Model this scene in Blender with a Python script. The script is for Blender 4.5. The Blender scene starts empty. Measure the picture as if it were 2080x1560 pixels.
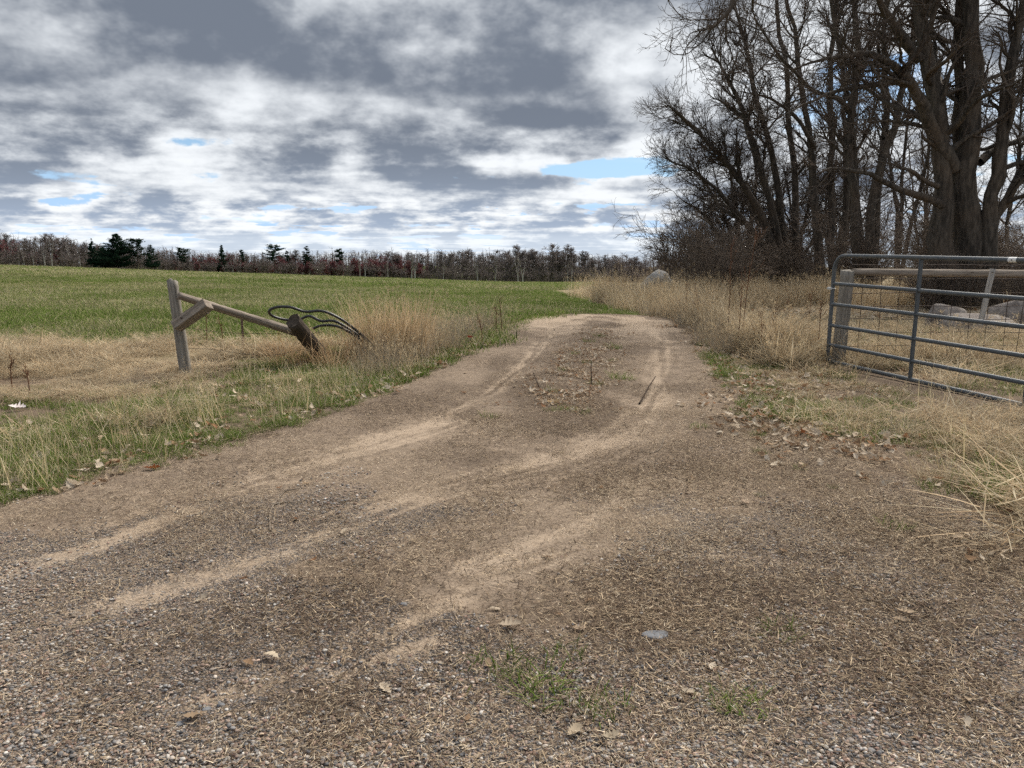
import bpy, math, random
import numpy as np

# ---------------------------------------------------------------- camera, world, sun, exposure
SC = bpy.context.scene
COL = SC.collection
R = math.radians

cam_data = bpy.data.cameras.new('camera')
cam_data.sensor_width = 36.0
cam_data.lens = 36.0 * 1563.0 / 2080.0
cam_data.clip_end = 6000.0
cam = bpy.data.objects.new('camera', cam_data)
COL.objects.link(cam)
EYE = 1.5
PITCH = math.atan(287.0 / 1563.0)
cam.location = (0.0, 0.0, EYE)
cam.rotation_euler = (math.pi / 2 - PITCH, 0.0, 0.0)
SC.camera = cam

SUN_ELEV, SUN_AZ = R(48), R(38)          # azimuth measured from +Y towards +X
world = bpy.data.worlds.new('World')
SC.world = world
world.use_nodes = True


class NT:
    """Tiny helper that writes node graphs as expressions."""
    def __init__(self, tree):
        self.t = tree
        self.n = tree.nodes
        self.l = tree.links

    def new(self, typ, **kw):
        nd = self.n.new(typ)
        for k, v in kw.items():
            setattr(nd, k, v)
        return nd

    def put(self, sock, v):
        if v is None:
            return
        if isinstance(v, bpy.types.NodeSocket):
            self.l.new(v, sock)
        else:
            if isinstance(v, tuple) and len(v) == 3 and sock.type == 'RGBA':
                v = v + (1.0,)
            sock.default_value = v

    def m(self, op, a, b=None, c=None, clamp=False):
        nd = self.new('ShaderNodeMath', operation=op, use_clamp=clamp)
        for i, v in enumerate((a, b, c)):
            self.put(nd.inputs[i], v)
        return nd.outputs[0]

    def v(self, op, a, b=None, s=None):
        nd = self.new('ShaderNodeVectorMath', operation=op)
        self.put(nd.inputs[0], a)
        self.put(nd.inputs[1], b)
        if s is not None:
            self.put(nd.inputs['Scale'], s)
        return nd.outputs['Value'] if op in ('DOT_PRODUCT', 'LENGTH', 'DISTANCE') else nd.outputs[0]

    def ss(self, x, lo, hi, a=0.0, b=1.0):
        nd = self.new('ShaderNodeMapRange', interpolation_type='SMOOTHSTEP')
        for i, q in enumerate((x, lo, hi, a, b)):
            self.put(nd.inputs[i], q)
        return nd.outputs[0]

    def mix(self, f, a, b, blend='MIX'):
        nd = self.new('ShaderNodeMix', data_type='RGBA', blend_type=blend)
        self.put(nd.inputs[0], f)
        self.put(nd.inputs[6], a)
        self.put(nd.inputs[7], b)
        return nd.outputs[2]

    def noise(self, vec, scale=1.0, detail=4.0, rough=0.5, dist=0.0, color=False, lac=2.0):
        nd = self.new('ShaderNodeTexNoise')
        self.put(nd.inputs['Vector'], vec)
        nd.inputs['Scale'].default_value = scale
        nd.inputs['Detail'].default_value = detail
        nd.inputs['Roughness'].default_value = rough
        nd.inputs['Lacunarity'].default_value = lac
        nd.inputs['Distortion'].default_value = dist
        return nd.outputs['Color' if color else 0]

    def comb(self, x, y, z):
        nd = self.new('ShaderNodeCombineXYZ')
        for i, q in enumerate((x, y, z)):
            self.put(nd.inputs[i], q)
        return nd.outputs[0]

    def sep(self, v):
        nd = self.new('ShaderNodeSeparateXYZ')
        self.put(nd.inputs[0], v)
        return nd.outputs

    def ramp(self, f, stops):
        nd = self.new('ShaderNodeValToRGB')
        self.put(nd.inputs[0], f)
        el = nd.color_ramp.elements
        while len(el) < len(stops):
            el.new(0.5)
        for e, (p, c) in zip(el, stops):
            e.position = p
            e.color = tuple(c) + (1.0,)
        return nd.outputs[0]


def build_sky():
    world.node_tree.nodes.clear()
    g = NT(world.node_tree)
    out = g.new('ShaderNodeOutputWorld')
    sky = g.new('ShaderNodeTexSky', sky_type='NISHITA')
    sky.sun_disc = False
    sky.sun_elevation = SUN_ELEV
    sky.sun_rotation = SUN_AZ
    sky.altitude = 300.0
    sky.air_density = 1.0
    sky.dust_density = 0.6
    sky.ozone_density = 1.6
    clear = g.v('SCALE', sky.outputs[0], s=0.085)
    clear = g.mix(1.0, clear, (0.78, 0.95, 1.12), 'MULTIPLY')
    d = g.new('ShaderNodeTexCoord').outputs['Generated']
    x, y, z = g.sep(d)
    clear = g.mix(g.ss(z, 0.02, 0.14, 0.85, 0.0), clear, (0.36, 0.57, 0.88))
    zz = g.m('MAXIMUM', g.m('ADD', z, 0.05), 0.03)
    inv = g.m('DIVIDE', 1.0, zz)
    px, py = g.m('MULTIPLY', x, inv), g.m('MULTIPLY', y, inv)
    rr = g.m('SQRT', g.m('ADD', g.m('MULTIPLY', px, px), g.m('MULTIPLY', py, py)))
    dist = g.ss(rr, 4.0, 14.0)                      # 0 overhead .. 1 at the horizon

    def blob(cx, cy, sx, sy, amp, hk):
        a = g.m('DIVIDE', g.m('SUBTRACT', px, cx), sx)
        b = g.m('DIVIDE', g.m('SUBTRACT', py, cy), sy)
        q = g.m('ADD', g.m('MULTIPLY', a, a), g.m('MULTIPLY', b, b))
        return g.m('MULTIPLY', g.m('POWER', 2.718, g.m('MULTIPLY', q, -1.0)), amp)
    macro = None
    for bl in BLOBS:
        b = blob(*bl, 1.0)
        macro = b if macro is None else g.m('ADD', macro, b)
    # billows at three sizes, smaller towards the horizon, each felt twice: here and a little higher
    wl = g.ss(z, 0.035, 0.085, 1.0, 0.0)
    wh = g.ss(z, 0.10, 0.21)
    wm = g.m('SUBTRACT', 1.0, g.m('ADD', wl, wh))

    def billow(up):
        t = None
        for w, sc_, rat in ((wl, 17.0, 3.0), (wm, 7.6, 2.1), (wh, 3.7, 1.6)):
            q = g.v('MULTIPLY', d, (sc_, sc_, sc_ * rat))
            n_ = g.noise(g.v('ADD', q, (SEED + sc_, 3.7, up)), 1.0, 6.0, 0.585)
            n_ = g.m('MULTIPLY', n_, w)
            t = n_ if t is None else g.m('ADD', t, n_)
        return t

    def sheet(h):
        return g.noise(g.comb(g.m('MULTIPLY', px, h), g.m('MULTIPLY', py, h), h * 1.3 + 7.0 + SEED), 0.62, 3.0, 0.5)
    b0, b1 = billow(0.0), billow(0.30)
    s0, s1 = sheet(1.0), sheet(1.12)
    n0 = g.m('ADD', g.m('ADD', g.m('MULTIPLY', s0, 0.50), g.m('MULTIPLY', b0, 0.58)), macro)
    n1 = g.m('ADD', g.m('ADD', g.m('MULTIPLY', s1, 0.50), g.m('MULTIPLY', b1, 0.58)), macro)
    a = g.ss(n0, COVER, COVER + 0.042)
    thick = g.ss(n0, COVER + 0.015, COVER + 0.145)
    lit = g.m('SUBTRACT', n0, n1)                   # falls off upwards: a lit crown; grows upwards: a shaded base
    shade = g.m('ADD', g.m('MULTIPLY', thick, 0.80), g.m('MULTIPLY', lit, -4.8))
    shade = g.m('ADD', shade, g.m('MULTIPLY_ADD', g.ss(b1, 0.30, 0.72), 0.95, -0.22))
    shade = g.ss(shade, -0.10, 1.50)
    bright = g.mix(dist, (0.76, 0.79, 0.82), (0.80, 0.82, 0.835))
    dark = g.mix(dist, (0.150, 0.175, 0.220), (0.31, 0.375, 0.48))
    col = g.mix(shade, bright, dark)
    acc = g.v('SCALE', col, s=a)
    T = g.m('SUBTRACT', 1.0, a)
    # a high thin veil behind the cumulus
    veil = g.noise(g.comb(g.m('MULTIPLY', px, 0.45), py, 11.0), 0.35, 3.0, 0.6)
    veil = g.ss(veil, 0.46, 0.72, 0.05, 0.75)
    back = g.mix(veil, clear, (0.80, 0.86, 0.93))
    c = g.v('ADD', acc, g.v('SCALE', back, s=T))
    low = g.ss(z, 0.0, 0.025, 0.45, 0.0)
    c = g.mix(low, c, (0.72, 0.79, 0.86))
    c = g.mix(g.ss(z, -0.06, -0.005, 1.0, 0.0), c, (0.20, 0.19, 0.17))
    bg = g.new('ShaderNodeBackground')
    g.put(bg.inputs[0], c)
    bg.inputs[1].default_value = 0.56
    g.l.new(bg.outputs[0], out.inputs[0])


SEED = 41.5
COVER = 0.435
BLOBS = [(-1.0, 3.1, 2.1, 1.3, 0.115), (0.30, 3.7, .7, .9, 0.06), (0.55, 7.0, 1.0, 0.6, -0.08),
         (1.75, 4.2, 0.8, 0.7, -0.10), (-2.6, 6.4, 1.8, 1.6, 0.06), (1.0, 2.6, 0.5, 1.0, -0.05)]
build_sky()

sun_data = bpy.data.lights.new('sun', 'SUN')
sun_data.energy = 2.6
sun_data.angle = R(25)
sun_data.color = (1.0, 0.93, 0.83)
sun = bpy.data.objects.new('sun', sun_data)
COL.objects.link(sun)
sun.rotation_euler = (math.pi / 2 - SUN_ELEV, 0.0, math.pi - SUN_AZ)
sun.location = (20, 20, 40)

SC.view_settings.view_transform = 'Standard'
SC.view_settings.look = 'None'
SC.view_settings.gamma = 1.0
SC.view_settings.use_curve_mapping = False
SC.view_settings.exposure = 1.15
world.cycles.sampling_method = 'MANUAL'
world.cycles.sample_map_resolution = 512
SC.cycles.use_adaptive_sampling = True
SC.cycles.adaptive_threshold = 0.03
SC.cycles.max_bounces = 4
SC.cycles.diffuse_bounces = 2
SC.cycles.glossy_bounces = 2
SC.cycles.transparent_max_bounces = 12
SC.cycles.use_denoising = False
SC.cycles.sample_clamp_indirect = 2.0

# ---------------------------------------------------------------- helpers
rng = np.random.default_rng(11)
CT, ST = math.cos(PITCH), math.sin(PITCH)


def at(u, v, Y):
    """Point that stands at distance Y (metres ahead) on the line of sight u, v of the survey photograph."""
    x, y = (u - 1040.0) / 1563.0, (v - 780.0) / 1563.0
    d = (x, CT - y * ST, -ST - y * CT)
    k = Y / d[1]
    return np.array([d[0] * k, Y, EYE + d[2] * k])


def sstep(x, a, b):
    t = np.clip((x - a) / (b - a), 0, 1)
    return t * t * (3 - 2 * t)


def vnoise(x, y, seed=0):
    xi, yi = np.floor(x).astype(np.int64), np.floor(y).astype(np.int64)
    fx, fy = x - xi, y - yi
    fx, fy = fx * fx * (3 - 2 * fx), fy * fy * (3 - 2 * fy)

    def h(i, j):
        n = (i * 374761393 + j * 668265263 + seed * 974711) & 0x7fffffff
        n = ((n ^ (n >> 13)) * 1274126177) & 0x7fffffff
        return ((n ^ (n >> 16)) & 0xffff) / 65535.0
    return (h(xi, yi) * (1 - fx) + h(xi + 1, yi) * fx) * (1 - fy) + (h(xi, yi + 1) * (1 - fx) + h(xi + 1, yi + 1) * fx) * fy


def fbm(x, y, oct=4, seed=0, rough=0.5):
    s, a, t = 0.0, 1.0, 0.0
    for o in range(oct):
        s = s + a * vnoise(x * 2 ** o + 17.3 * o, y * 2 ** o - 9.1 * o, seed + o)
        t += a
        a *= rough
    return s / t


LE = np.array([(-9, -12), (0.6, -9), (1.6, -5.6), (2.4, -4.4), (3.4, -3.6), (4.41, -3.07), (5.15, -2.55), (6.33, -2.0), (8.47, -1.35), (11.43, -0.62), (14.7, -0.25), (16.2, 0.25), (17.4, 0.9), (18.2, 1.9)])
RE = np.array([(-9, 12), (0.6, 7), (1.4, 3.6), (2.2, 2.75), (3.53, 2.5), (4.32, 2.72), (4.91, 2.55), (5.68, 2.25), (6.33, 2.0), (7.4, 2.15), (8.8, 2.45), (11.43, 2.95), (14.2, 3.2), (16.2, 3.3), (17.4, 2.9), (18.2, 1.9)])


def track_mask(X, Y):
    """1 on the dirt, 0 off it, with a ragged edge."""
    n = (fbm(X * 1.7, Y * 1.7, 4, 5) - 0.5) * 1.0
    xl = np.interp(Y, LE[:, 0], LE[:, 1])
    xr = np.interp(Y, RE[:, 0], RE[:, 1])
    d = np.minimum(X - xl, xr - X) + n * 0.55
    return np.where(Y > 18.2, 0.0, sstep(d, -0.12, 0.22))


RUTS = {
    'A': ([(-2.38, 3.36), (-2.11, 3.72), (-1.81, 4.6), (-1.24, 5.54), (-0.72, 6.42), (-0.21, 7.88), (0.27, 10.4), (0.73, 14.24), (1.29, 17.0)], 0.17, 0.85),
    'A2': ([(-1.55, 5.0), (-0.95, 5.72), (-0.5, 6.4)], 0.30, 0.75),
    'B': ([(-1.76, 2.97), (-1.34, 3.53), (-1.09, 3.85), (-0.43, 4.6), (0.39, 5.4), (1.01, 6.15), (1.55, 8.0), (2.0, 10.0), (2.28, 11.43), (2.75, 15.0), (2.7, 17.2)], 0.22, 0.75),
    'B2': ([(-1.6, 3.1), (-1.15, 3.6)], 0.14, 0.95),
    'B3': ([(-0.5, 4.45), (0.35, 4.95), (0.9, 5.7)], 0.22, 0.55),
    'C': ([(-1.0, 2.32), (-0.62, 2.62), (-0.42, 2.88), (-0.18, 3.25), (0.35, 3.65)], 0.09, 0.95),
    'D': ([(-0.63, 2.44), (-0.30, 2.70)], 0.065, 0.9),
    'E': ([(-0.2, 3.4), (0.3, 3.9), (0.7, 4.6)], 0.20, 0.6),
    'F': ([(0.95, 3.55), (1.5, 3.4)], 0.12, 0.6),
    'G': ([(-2.9, 2.7), (-2.2, 3.15)], 0.10, 0.7),
}


def seg_dist(X, Y, pts):
    d = np.full(X.shape, 1e9)
    for (x0, y0), (x1, y1) in zip(pts[:-1], pts[1:]):
        vx, vy = x1 - x0, y1 - y0
        t = np.clip(((X - x0) * vx + (Y - y0) * vy) / (vx * vx + vy * vy), 0, 1)
        d = np.minimum(d, np.hypot(X - x0 - t * vx, Y - y0 - t * vy))
    return d


def seg_frame(X, Y, pts):
    """Signed distance from a polyline and the length along it."""
    best = np.full(X.shape, 1e9)
    sg, al = np.zeros(X.shape), np.zeros(X.shape)
    run = 0.0
    for (x0, y0), (x1, y1) in zip(pts[:-1], pts[1:]):
        vx, vy = x1 - x0, y1 - y0
        L = math.hypot(vx, vy)
        t = np.clip(((X - x0) * vx + (Y - y0) * vy) / (L * L), 0, 1)
        d = np.hypot(X - x0 - t * vx, Y - y0 - t * vy)
        k = d < best
        best = np.where(k, d, best)
        sg = np.where(k, np.sign((X - x0) * vy - (Y - y0) * vx) * d, sg)
        al = np.where(k, run + t * L, al)
        run += L
    return best, sg, al


def sand_amount(X, Y):
    s = np.zeros(X.shape)
    n = fbm(X * 3.1, Y * 1.6, 4, 21)
    for pts, w, a in RUTS.values():
        d, sg, al = seg_frame(X, Y, pts)
        d = d + (fbm(X * 5, Y * 5, 3, 31) - 0.5) * 0.14
        line = sstep(fbm(sg * 17 + 40, al * 0.9 + 7, 3, 87), 0.28, 0.62)        # tyre-drawn lines along the rut
        s = np.maximum(s, a * np.exp(-(np.maximum(d, 0) / w) ** 2) * sstep(n, 0.10, 0.42) * (0.25 + 0.75 * line))
    far = sstep(Y, 11.5, 15.5) * 0.8 * sstep(fbm(X * 1.1, Y * 0.9, 3, 77), 0.28, 0.5)
    return np.clip(np.maximum(s, far), 0, 1)


def rut_depth(X, Y):
    d = np.zeros(X.shape)
    for k in ('A', 'B'):
        d -= 0.022 * np.exp(-(seg_dist(X, Y, RUTS[k][0]) / 0.24) ** 2)
    q = seg_dist(X, Y, RUTS['C'][0])
    d += 0.012 * np.exp(-((q - 0.09) / 0.05) ** 2) - 0.012 * np.exp(-(q / 0.05) ** 2)
    strip = seg_dist(X, Y, [(0.35, 6.4), (0.63, 8.8), (1.18, 11.43), (1.55, 14.24)])
    d += 0.035 * np.exp(-(strip / 0.45) ** 2)
    return d


def H(X, Y):
    """Height of the land."""
    X, Y = np.asarray(X, float), np.asarray(Y, float)
    t = 4.0 * np.logaddexp(0, (Y - 15.5) / 4.0)
    t = 3000 - 40 * np.logaddexp(0, (3000 - t) / 40)
    Xn = np.clip(np.minimum(X, 0), -260, 0)
    z = -0.0475 * t - 0.0333 * Xn * sstep(Y, 9, 60)
    z = z + 0.10 * np.exp(-((Y - 16.2) / 2.2) ** 2 - ((X - 1.5) / 2.6) ** 2)
    z = z + 0.05 * (fbm(X * 0.5, Y * 0.5, 3, 3) - 0.5) * (1 - 0.8 * track_mask(X, Y)) * sstep(Y, 1, 4)
    z = z + 0.16 * (fbm(X * 0.06, Y * 0.06, 3, 8) - 0.5) * sstep(Y, 18, 60)
    z = z + 0.12 * np.exp(-((X + 2.6) / 1.8) ** 2 - ((Y - 10.6) / 1.0) ** 2)
    return z


def DZ(X, Y):
    """Height of the dirt surface."""
    m = track_mask(X, Y)
    return H(X, Y) + 0.012 - 0.085 * (1 - sstep(m, 0.0, 0.55)) + rut_depth(X, Y) * m + 0.014 * (fbm(X * 4.5, Y * 4.5, 4, 41) - 0.5)


def SURF(X, Y):
    return np.maximum(H(X, Y), DZ(X, Y))


def mesh_from(name, verts, faces, mat=None, smooth=True, cols=None, mats=None, fmat=None):
    verts = np.ascontiguousarray(verts, dtype=np.float32).reshape(-1, 3)
    faces = np.ascontiguousarray(faces, dtype=np.int32)
    me = bpy.data.meshes.new(name)
    nf, k = faces.shape
    me.vertices.add(len(verts))
    me.vertices.foreach_set('co', verts.ravel())
    me.loops.add(nf * k)
    me.loops.foreach_set('vertex_index', faces.ravel())
    me.polygons.add(nf)
    me.polygons.foreach_set('loop_start', np.arange(0, nf * k, k, dtype=np.int32))
    me.polygons.foreach_set('use_smooth', np.full(nf, smooth, dtype=bool))
    if cols is not None:
        a = me.color_attributes.new('Col', 'FLOAT_COLOR', 'POINT')
        c = np.ones((len(verts), 4), np.float32)
        c[:, :3] = np.asarray(cols).reshape(-1, 3)
        a.data.foreach_set('color', c.ravel())
    for mm in (mats or ([mat] if mat else [])):
        me.materials.append(mm)
    if fmat is not None:
        me.polygons.foreach_set('material_index', np.asarray(fmat, dtype=np.int32))
    me.update(calc_edges=True)
    me.validate()
    return me


def obj(name, me, parent=None, loc=None, label=None, cat=None, group=None, kind=None):
    o = bpy.data.objects.new(name, me)
    COL.objects.link(o)
    if parent is not None:
        o.parent = parent
    if loc is not None:
        o.location = loc
    if label:
        o['label'] = label
    if cat:
        o['category'] = cat
    if group:
        o['group'] = group
    if kind:
        o['kind'] = kind
    return o


def thing(name, label, cat, loc=(0, 0, 0), rz=0.0, group=None):
    o = obj(name, None, None, loc, label, cat, group)
    o.rotation_euler = (0, 0, rz)
    o.empty_display_size = 0.2
    return o


def copy_tree(o, parent=None):
    c = o.copy()
    COL.objects.link(c)
    c.parent = parent
    for ch in list(o.children):
        copy_tree(ch, c)
    return c


def unit(a):
    return a / np.maximum(np.linalg.norm(a, axis=-1, keepdims=True), 1e-9)


def tubes(P, Rr, k=4, ref=None):
    """P (N,S,3) centre lines and Rr (N,S) radii -> verts, quads."""
    P, Rr = np.asarray(P, float), np.asarray(Rr, float)
    N, S = P.shape[:2]
    T = unit(np.gradient(P, axis=1))
    mt = unit(T.mean(1))
    ref = ref if ref is not None else np.where(np.abs(mt[:, 2:3]) > 0.8, np.array([[1.0, 0, 0]]), np.array([[0, 0, 1.0]]))[:, None, :]
    if np.ndim(ref) == 1:
        ref = np.asarray(ref, float)[None, None, :]
    A = unit(np.cross(T, ref))
    B = np.cross(T, A)
    an = np.arange(k) * 2 * math.pi / k
    V = P[:, :, None, :] + Rr[:, :, None, None] * (np.cos(an)[None, None, :, None] * A[:, :, None, :] + np.sin(an)[None, None, :, None] * B[:, :, None, :])
    base = (np.arange(N) * S * k)[:, None, None]
    s = (np.arange(S - 1) * k)[None, :, None]
    j = np.arange(k)[None, None, :]
    j2 = (j + 1) % k
    F = np.stack([base + s + j, base + s + j2, base + s + k + j2, base + s + k + j], -1).reshape(-1, 4)
    return V.reshape(-1, 3), F


def join(parts):
    vs, fs, o = [], [], 0
    for v, f in parts:
        vs.append(v)
        fs.append(f + o)
        o += len(v)
    return np.concatenate(vs), np.concatenate(fs)


def smooth_path(pts, n):
    """Catmull-Rom through the points, n samples."""
    p = np.asarray(pts, float)
    q = np.vstack([2 * p[0] - p[1], p, 2 * p[-1] - p[-2]])
    t = np.linspace(0, len(p) - 1 - 1e-6, n)
    i = t.astype(int)
    f = (t - i)[:, None]
    a, b, c, d = q[i], q[i + 1], q[i + 2], q[i + 3]
    return 0.5 * (2 * b + (c - a) * f + (2 * a - 5 * b + 4 * c - d) * f ** 2 + (3 * b - a - 3 * c + d) * f ** 3)


# ---------------------------------------------------------------- materials
def material(name):
    m = bpy.data.materials.new(name)
    m.use_nodes = True
    m.node_tree.nodes.clear()
    g = NT(m.node_tree)
    out = g.new('ShaderNodeOutputMaterial')
    return m, g, out


def principled(g, out, col, rough=0.8, spec=0.25, metal=0.0, bump=None, bstr=0.3, bdist=0.01):
    b = g.new('ShaderNodeBsdfPrincipled')
    g.put(b.inputs['Base Color'], col)
    g.put(b.inputs['Roughness'], rough)
    g.put(b.inputs['Specular IOR Level'], spec)
    g.put(b.inputs['Metallic'], metal)
    if bump is not None:
        n = g.new('ShaderNodeBump')
        n.inputs['Strength'].default_value = bstr
        n.inputs['Distance'].default_value = bdist
        g.put(n.inputs['Height'], bump)
        g.l.new(n.outputs[0], b.inputs['Normal'])
    g.l.new(b.outputs[0], out.inputs[0])
    return b


def attr(g, name, typ='GEOMETRY'):
    nd = g.new('ShaderNodeAttribute', attribute_name=name, attribute_type=typ)
    return nd.outputs


def mat_plant(name, trans=0.3, lo=0.72, hi=1.2):
    m, g, out = material(name)
    c = attr(g, 'Col')[0]
    rnd = g.new('ShaderNodeObjectInfo').outputs['Random']
    k = g.m('MULTIPLY_ADD', rnd, hi - lo, lo)
    c = g.v('SCALE', c, s=k)
    d = g.new('ShaderNodeBsdfDiffuse')
    t = g.new('ShaderNodeBsdfTranslucent')
    g.put(d.inputs[0], c)
    g.put(t.inputs[0], c)
    x = g.new('ShaderNodeMixShader')
    x.inputs[0].default_value = trans
    g.l.new(d.outputs[0], x.inputs[1])
    g.l.new(t.outputs[0], x.inputs[2])
    g.l.new(x.outputs[0], out.inputs[0])
    return m


def mat_bark(name, a, b, scale=3.0):
    m, g, out = material(name)
    co = g.new('ShaderNodeTexCoord').outputs['Object']
    st = g.v('MULTIPLY', co, (1.0, 1.0, 0.22))
    n = g.noise(st, scale * 4, 5.0, 0.65)
    n2 = g.noise(co, scale * 0.3, 3.0, 0.5)
    c = g.mix(g.ss(n, 0.35, 0.68), a, b)
    c = g.mix(g.ss(n2, 0.45, 0.75, 0.0, 0.5), c, (b[0] * 1.1, b[1] * 0.95, b[2] * 0.8))
    principled(g, out, c, 0.9, 0.15, 0.0, n, 0.8, 0.03)
    return m


def mat_wood(name, a, b, c3, scale=1.0):
    m, g, out = material(name)
    co = g.new('ShaderNodeTexCoord').outputs['Object']
    st = g.v('MULTIPLY', co, (34.0 * scale, 34.0 * scale, 1.6 * scale))
    n = g.noise(st, 1.0, 5.0, 0.62, 0.4)
    n2 = g.noise(co, 5.0, 4.0, 0.6)
    fine = g.noise(g.v('MULTIPLY', co, (90.0, 90.0, 5.0)), 1.0, 3.0, 0.6)
    col = g.mix(g.ss(n, 0.32, 0.66), a, b)
    col = g.mix(g.ss(n2, 0.48, 0.72, 0.0, 0.65), col, c3)
    crack = g.ss(fine, 0.28, 0.42)
    col = g.mix(crack, (a[0] * 0.45, a[1] * 0.42, a[2] * 0.4), col)
    h = g.m('ADD', g.m('MULTIPLY', n, 0.6), g.m('MULTIPLY', fine, 0.5))
    principled(g, out, col, 0.88, 0.15, 0.0, h, 0.7, 0.012)
    return m


def mat_rock(name, a, b):
    m, g, out = material(name)
    co = g.new('ShaderNodeTexCoord').outputs['Object']
    n = g.noise(co, 4.0, 7.0, 0.65)
    s = g.noise(co, 42.0, 3.0, 0.7)
    col = g.mix(g.ss(n, 0.35, 0.66), a, b)
    col = g.mix(g.ss(s, 0.55, 0.7, 0.0, 0.6), col, (a[0] * 0.5, a[1] * 0.5, a[2] * 0.5))
    col = g.mix(g.ss(g.noise(co, 1.7, 4.0, 0.6), 0.55, 0.7, 0.0, 0.5), col, (0.20, 0.19, 0.13))
    principled(g, out, col, 0.9, 0.2, 0.0, g.m('ADD', n, g.m('MULTIPLY', s, 0.2)), 0.6, 0.05)
    return m


def mat_plain(name, col, rough=0.5, spec=0.4, metal=0.0, var=0.25, nscale=8.0, dust=None):
    m, g, out = material(name)
    co = g.new('ShaderNodeTexCoord').outputs['Object']
    n = g.noise(co, nscale, 5.0, 0.62)
    c = g.mix(n, tuple(x * (1 - var) for x in col), tuple(x * (1 + var) for x in col))
    if dust:
        c = g.mix(g.ss(g.noise(co, nscale * 2.3, 6.0, 0.7), 0.52, 0.72, 0.0, 0.6), c, dust)
    principled(g, out, c, g.m('MULTIPLY_ADD', n, 0.25, rough - 0.12), spec, metal, n, 0.1, 0.004)
    return m


M_GRASS = mat_plant('grass_blades', 0.35)
M_DRY = mat_plant('dry_grass_blades', 0.38, 0.68, 1.22)
M_LEAF = mat_plant('dead_leaves', 0.22, 0.8, 1.15)
M_TWIG = mat_plant('litter_twigs', 0.05)
M_NEEDLE = mat_plant('conifer_needles', 0.12)
M_BARK = mat_bark('oak_bark', (0.038, 0.033, 0.028), (0.115, 0.098, 0.081))
M_BARK2 = mat_bark('grey_bark', (0.075, 0.066, 0.060), (0.17, 0.150, 0.132))
M_BRUSH = mat_bark('brush_stems', (0.095, 0.075, 0.060), (0.22, 0.178, 0.145))
M_TWIGBARK = mat_bark('twig_bark', (0.058, 0.047, 0.040), (0.125, 0.102, 0.085))
M_RED = mat_bark('maroon_buds', (0.135, 0.048, 0.055), (0.21, 0.085, 0.090), 1.0)
M_BIRCH = mat_bark('birch_bark', (0.30, 0.285, 0.265), (0.48, 0.46, 0.43), 1.0)
M_FARTWIG = mat_bark('far_twigs', (0.115, 0.097, 0.094), (0.22, 0.188, 0.178), 0.5)
M_WOOD = mat_wood('weathered_post_wood', (0.16, 0.145, 0.125), (0.30, 0.275, 0.24), (0.22, 0.20, 0.165))
M_WOODBR = mat_wood('brown_weathered_wood', (0.15, 0.122, 0.097), (0.31, 0.262, 0.215), (0.225, 0.19, 0.155))
M_WOODDK = mat_wood('rotten_dark_wood', (0.035, 0.028, 0.022), (0.10, 0.078, 0.060), (0.065, 0.055, 0.042))
M_ROCK = mat_rock('pink_granite', (0.17, 0.145, 0.128), (0.33, 0.29, 0.258))
M_ROCKG = mat_rock('grey_granite', (0.27, 0.255, 0.235), (0.46, 0.44, 0.41))
M_GATE = mat_plain('grey_gate_paint', (0.085, 0.097, 0.108), 0.48, 0.45, 0.25, 0.2, 6.0, (0.17, 0.16, 0.14))
M_GALV = mat_plain('galvanised_steel', (0.55, 0.56, 0.57), 0.42, 0.5, 0.6, 0.2)
M_WHITE = mat_plain('white_tag', (0.75, 0.75, 0.73), 0.5, 0.4, 0.0, 0.06)
M_WIRE = mat_plain('rusty_wire', (0.060, 0.042, 0.034), 0.7, 0.3, 0.3, 0.35, 30.0)
M_STAKE = mat_plain('rusty_stake', (0.12, 0.085, 0.065), 0.75, 0.25, 0.2, 0.3, 25.0)
M_HOSE = mat_plain('black_hose_plastic', (0.018, 0.018, 0.020), 0.38, 0.5, 0.0, 0.2, 8.0, (0.07, 0.065, 0.06))
M_SLATE = mat_rock('blue_grey_stone', (0.125, 0.13, 0.14), (0.21, 0.215, 0.225))


def mat_ground():
    m, g, out = material('field_and_verge')
    w = g.sep(attr(g, 'Col')[0])
    co = g.new('ShaderNodeTexCoord').outputs['Object']
    n1 = g.noise(co, 0.35, 5.0, 0.6)
    n2 = g.noise(co, 2.6, 5.0, 0.65)
    n3 = g.noise(co, 22.0, 4.0, 0.7)
    mott = g.m('ADD', g.m('MULTIPLY', n1, 0.5), g.m('ADD', g.m('MULTIPLY', n2, 0.3), g.m('MULTIPLY', n3, 0.35)))
    green = g.mix(n3, (0.075, 0.105, 0.024), (0.150, 0.195, 0.048))
    straw = g.mix(n3, (0.15, 0.118, 0.068), (0.33, 0.268, 0.165))
    dirt = g.mix(n3, (0.085, 0.062, 0.045), (0.19, 0.142, 0.102))
    f = g.ss(g.m('ADD', g.m('MULTIPLY_ADD', w[1], 0.55, -0.27), mott), 0.50, 0.68)
    c = g.mix(f, green, straw)
    c = g.mix(g.ss(g.m('ADD', w[0], g.m('MULTIPLY_ADD', n2, 0.6, -0.3)), 0.35, 0.65), c, dirt)
    principled(g, out, c, 0.95, 0.1, 0.0, g.m('ADD', n2, n3), 0.6, 0.04)
    return m


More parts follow.
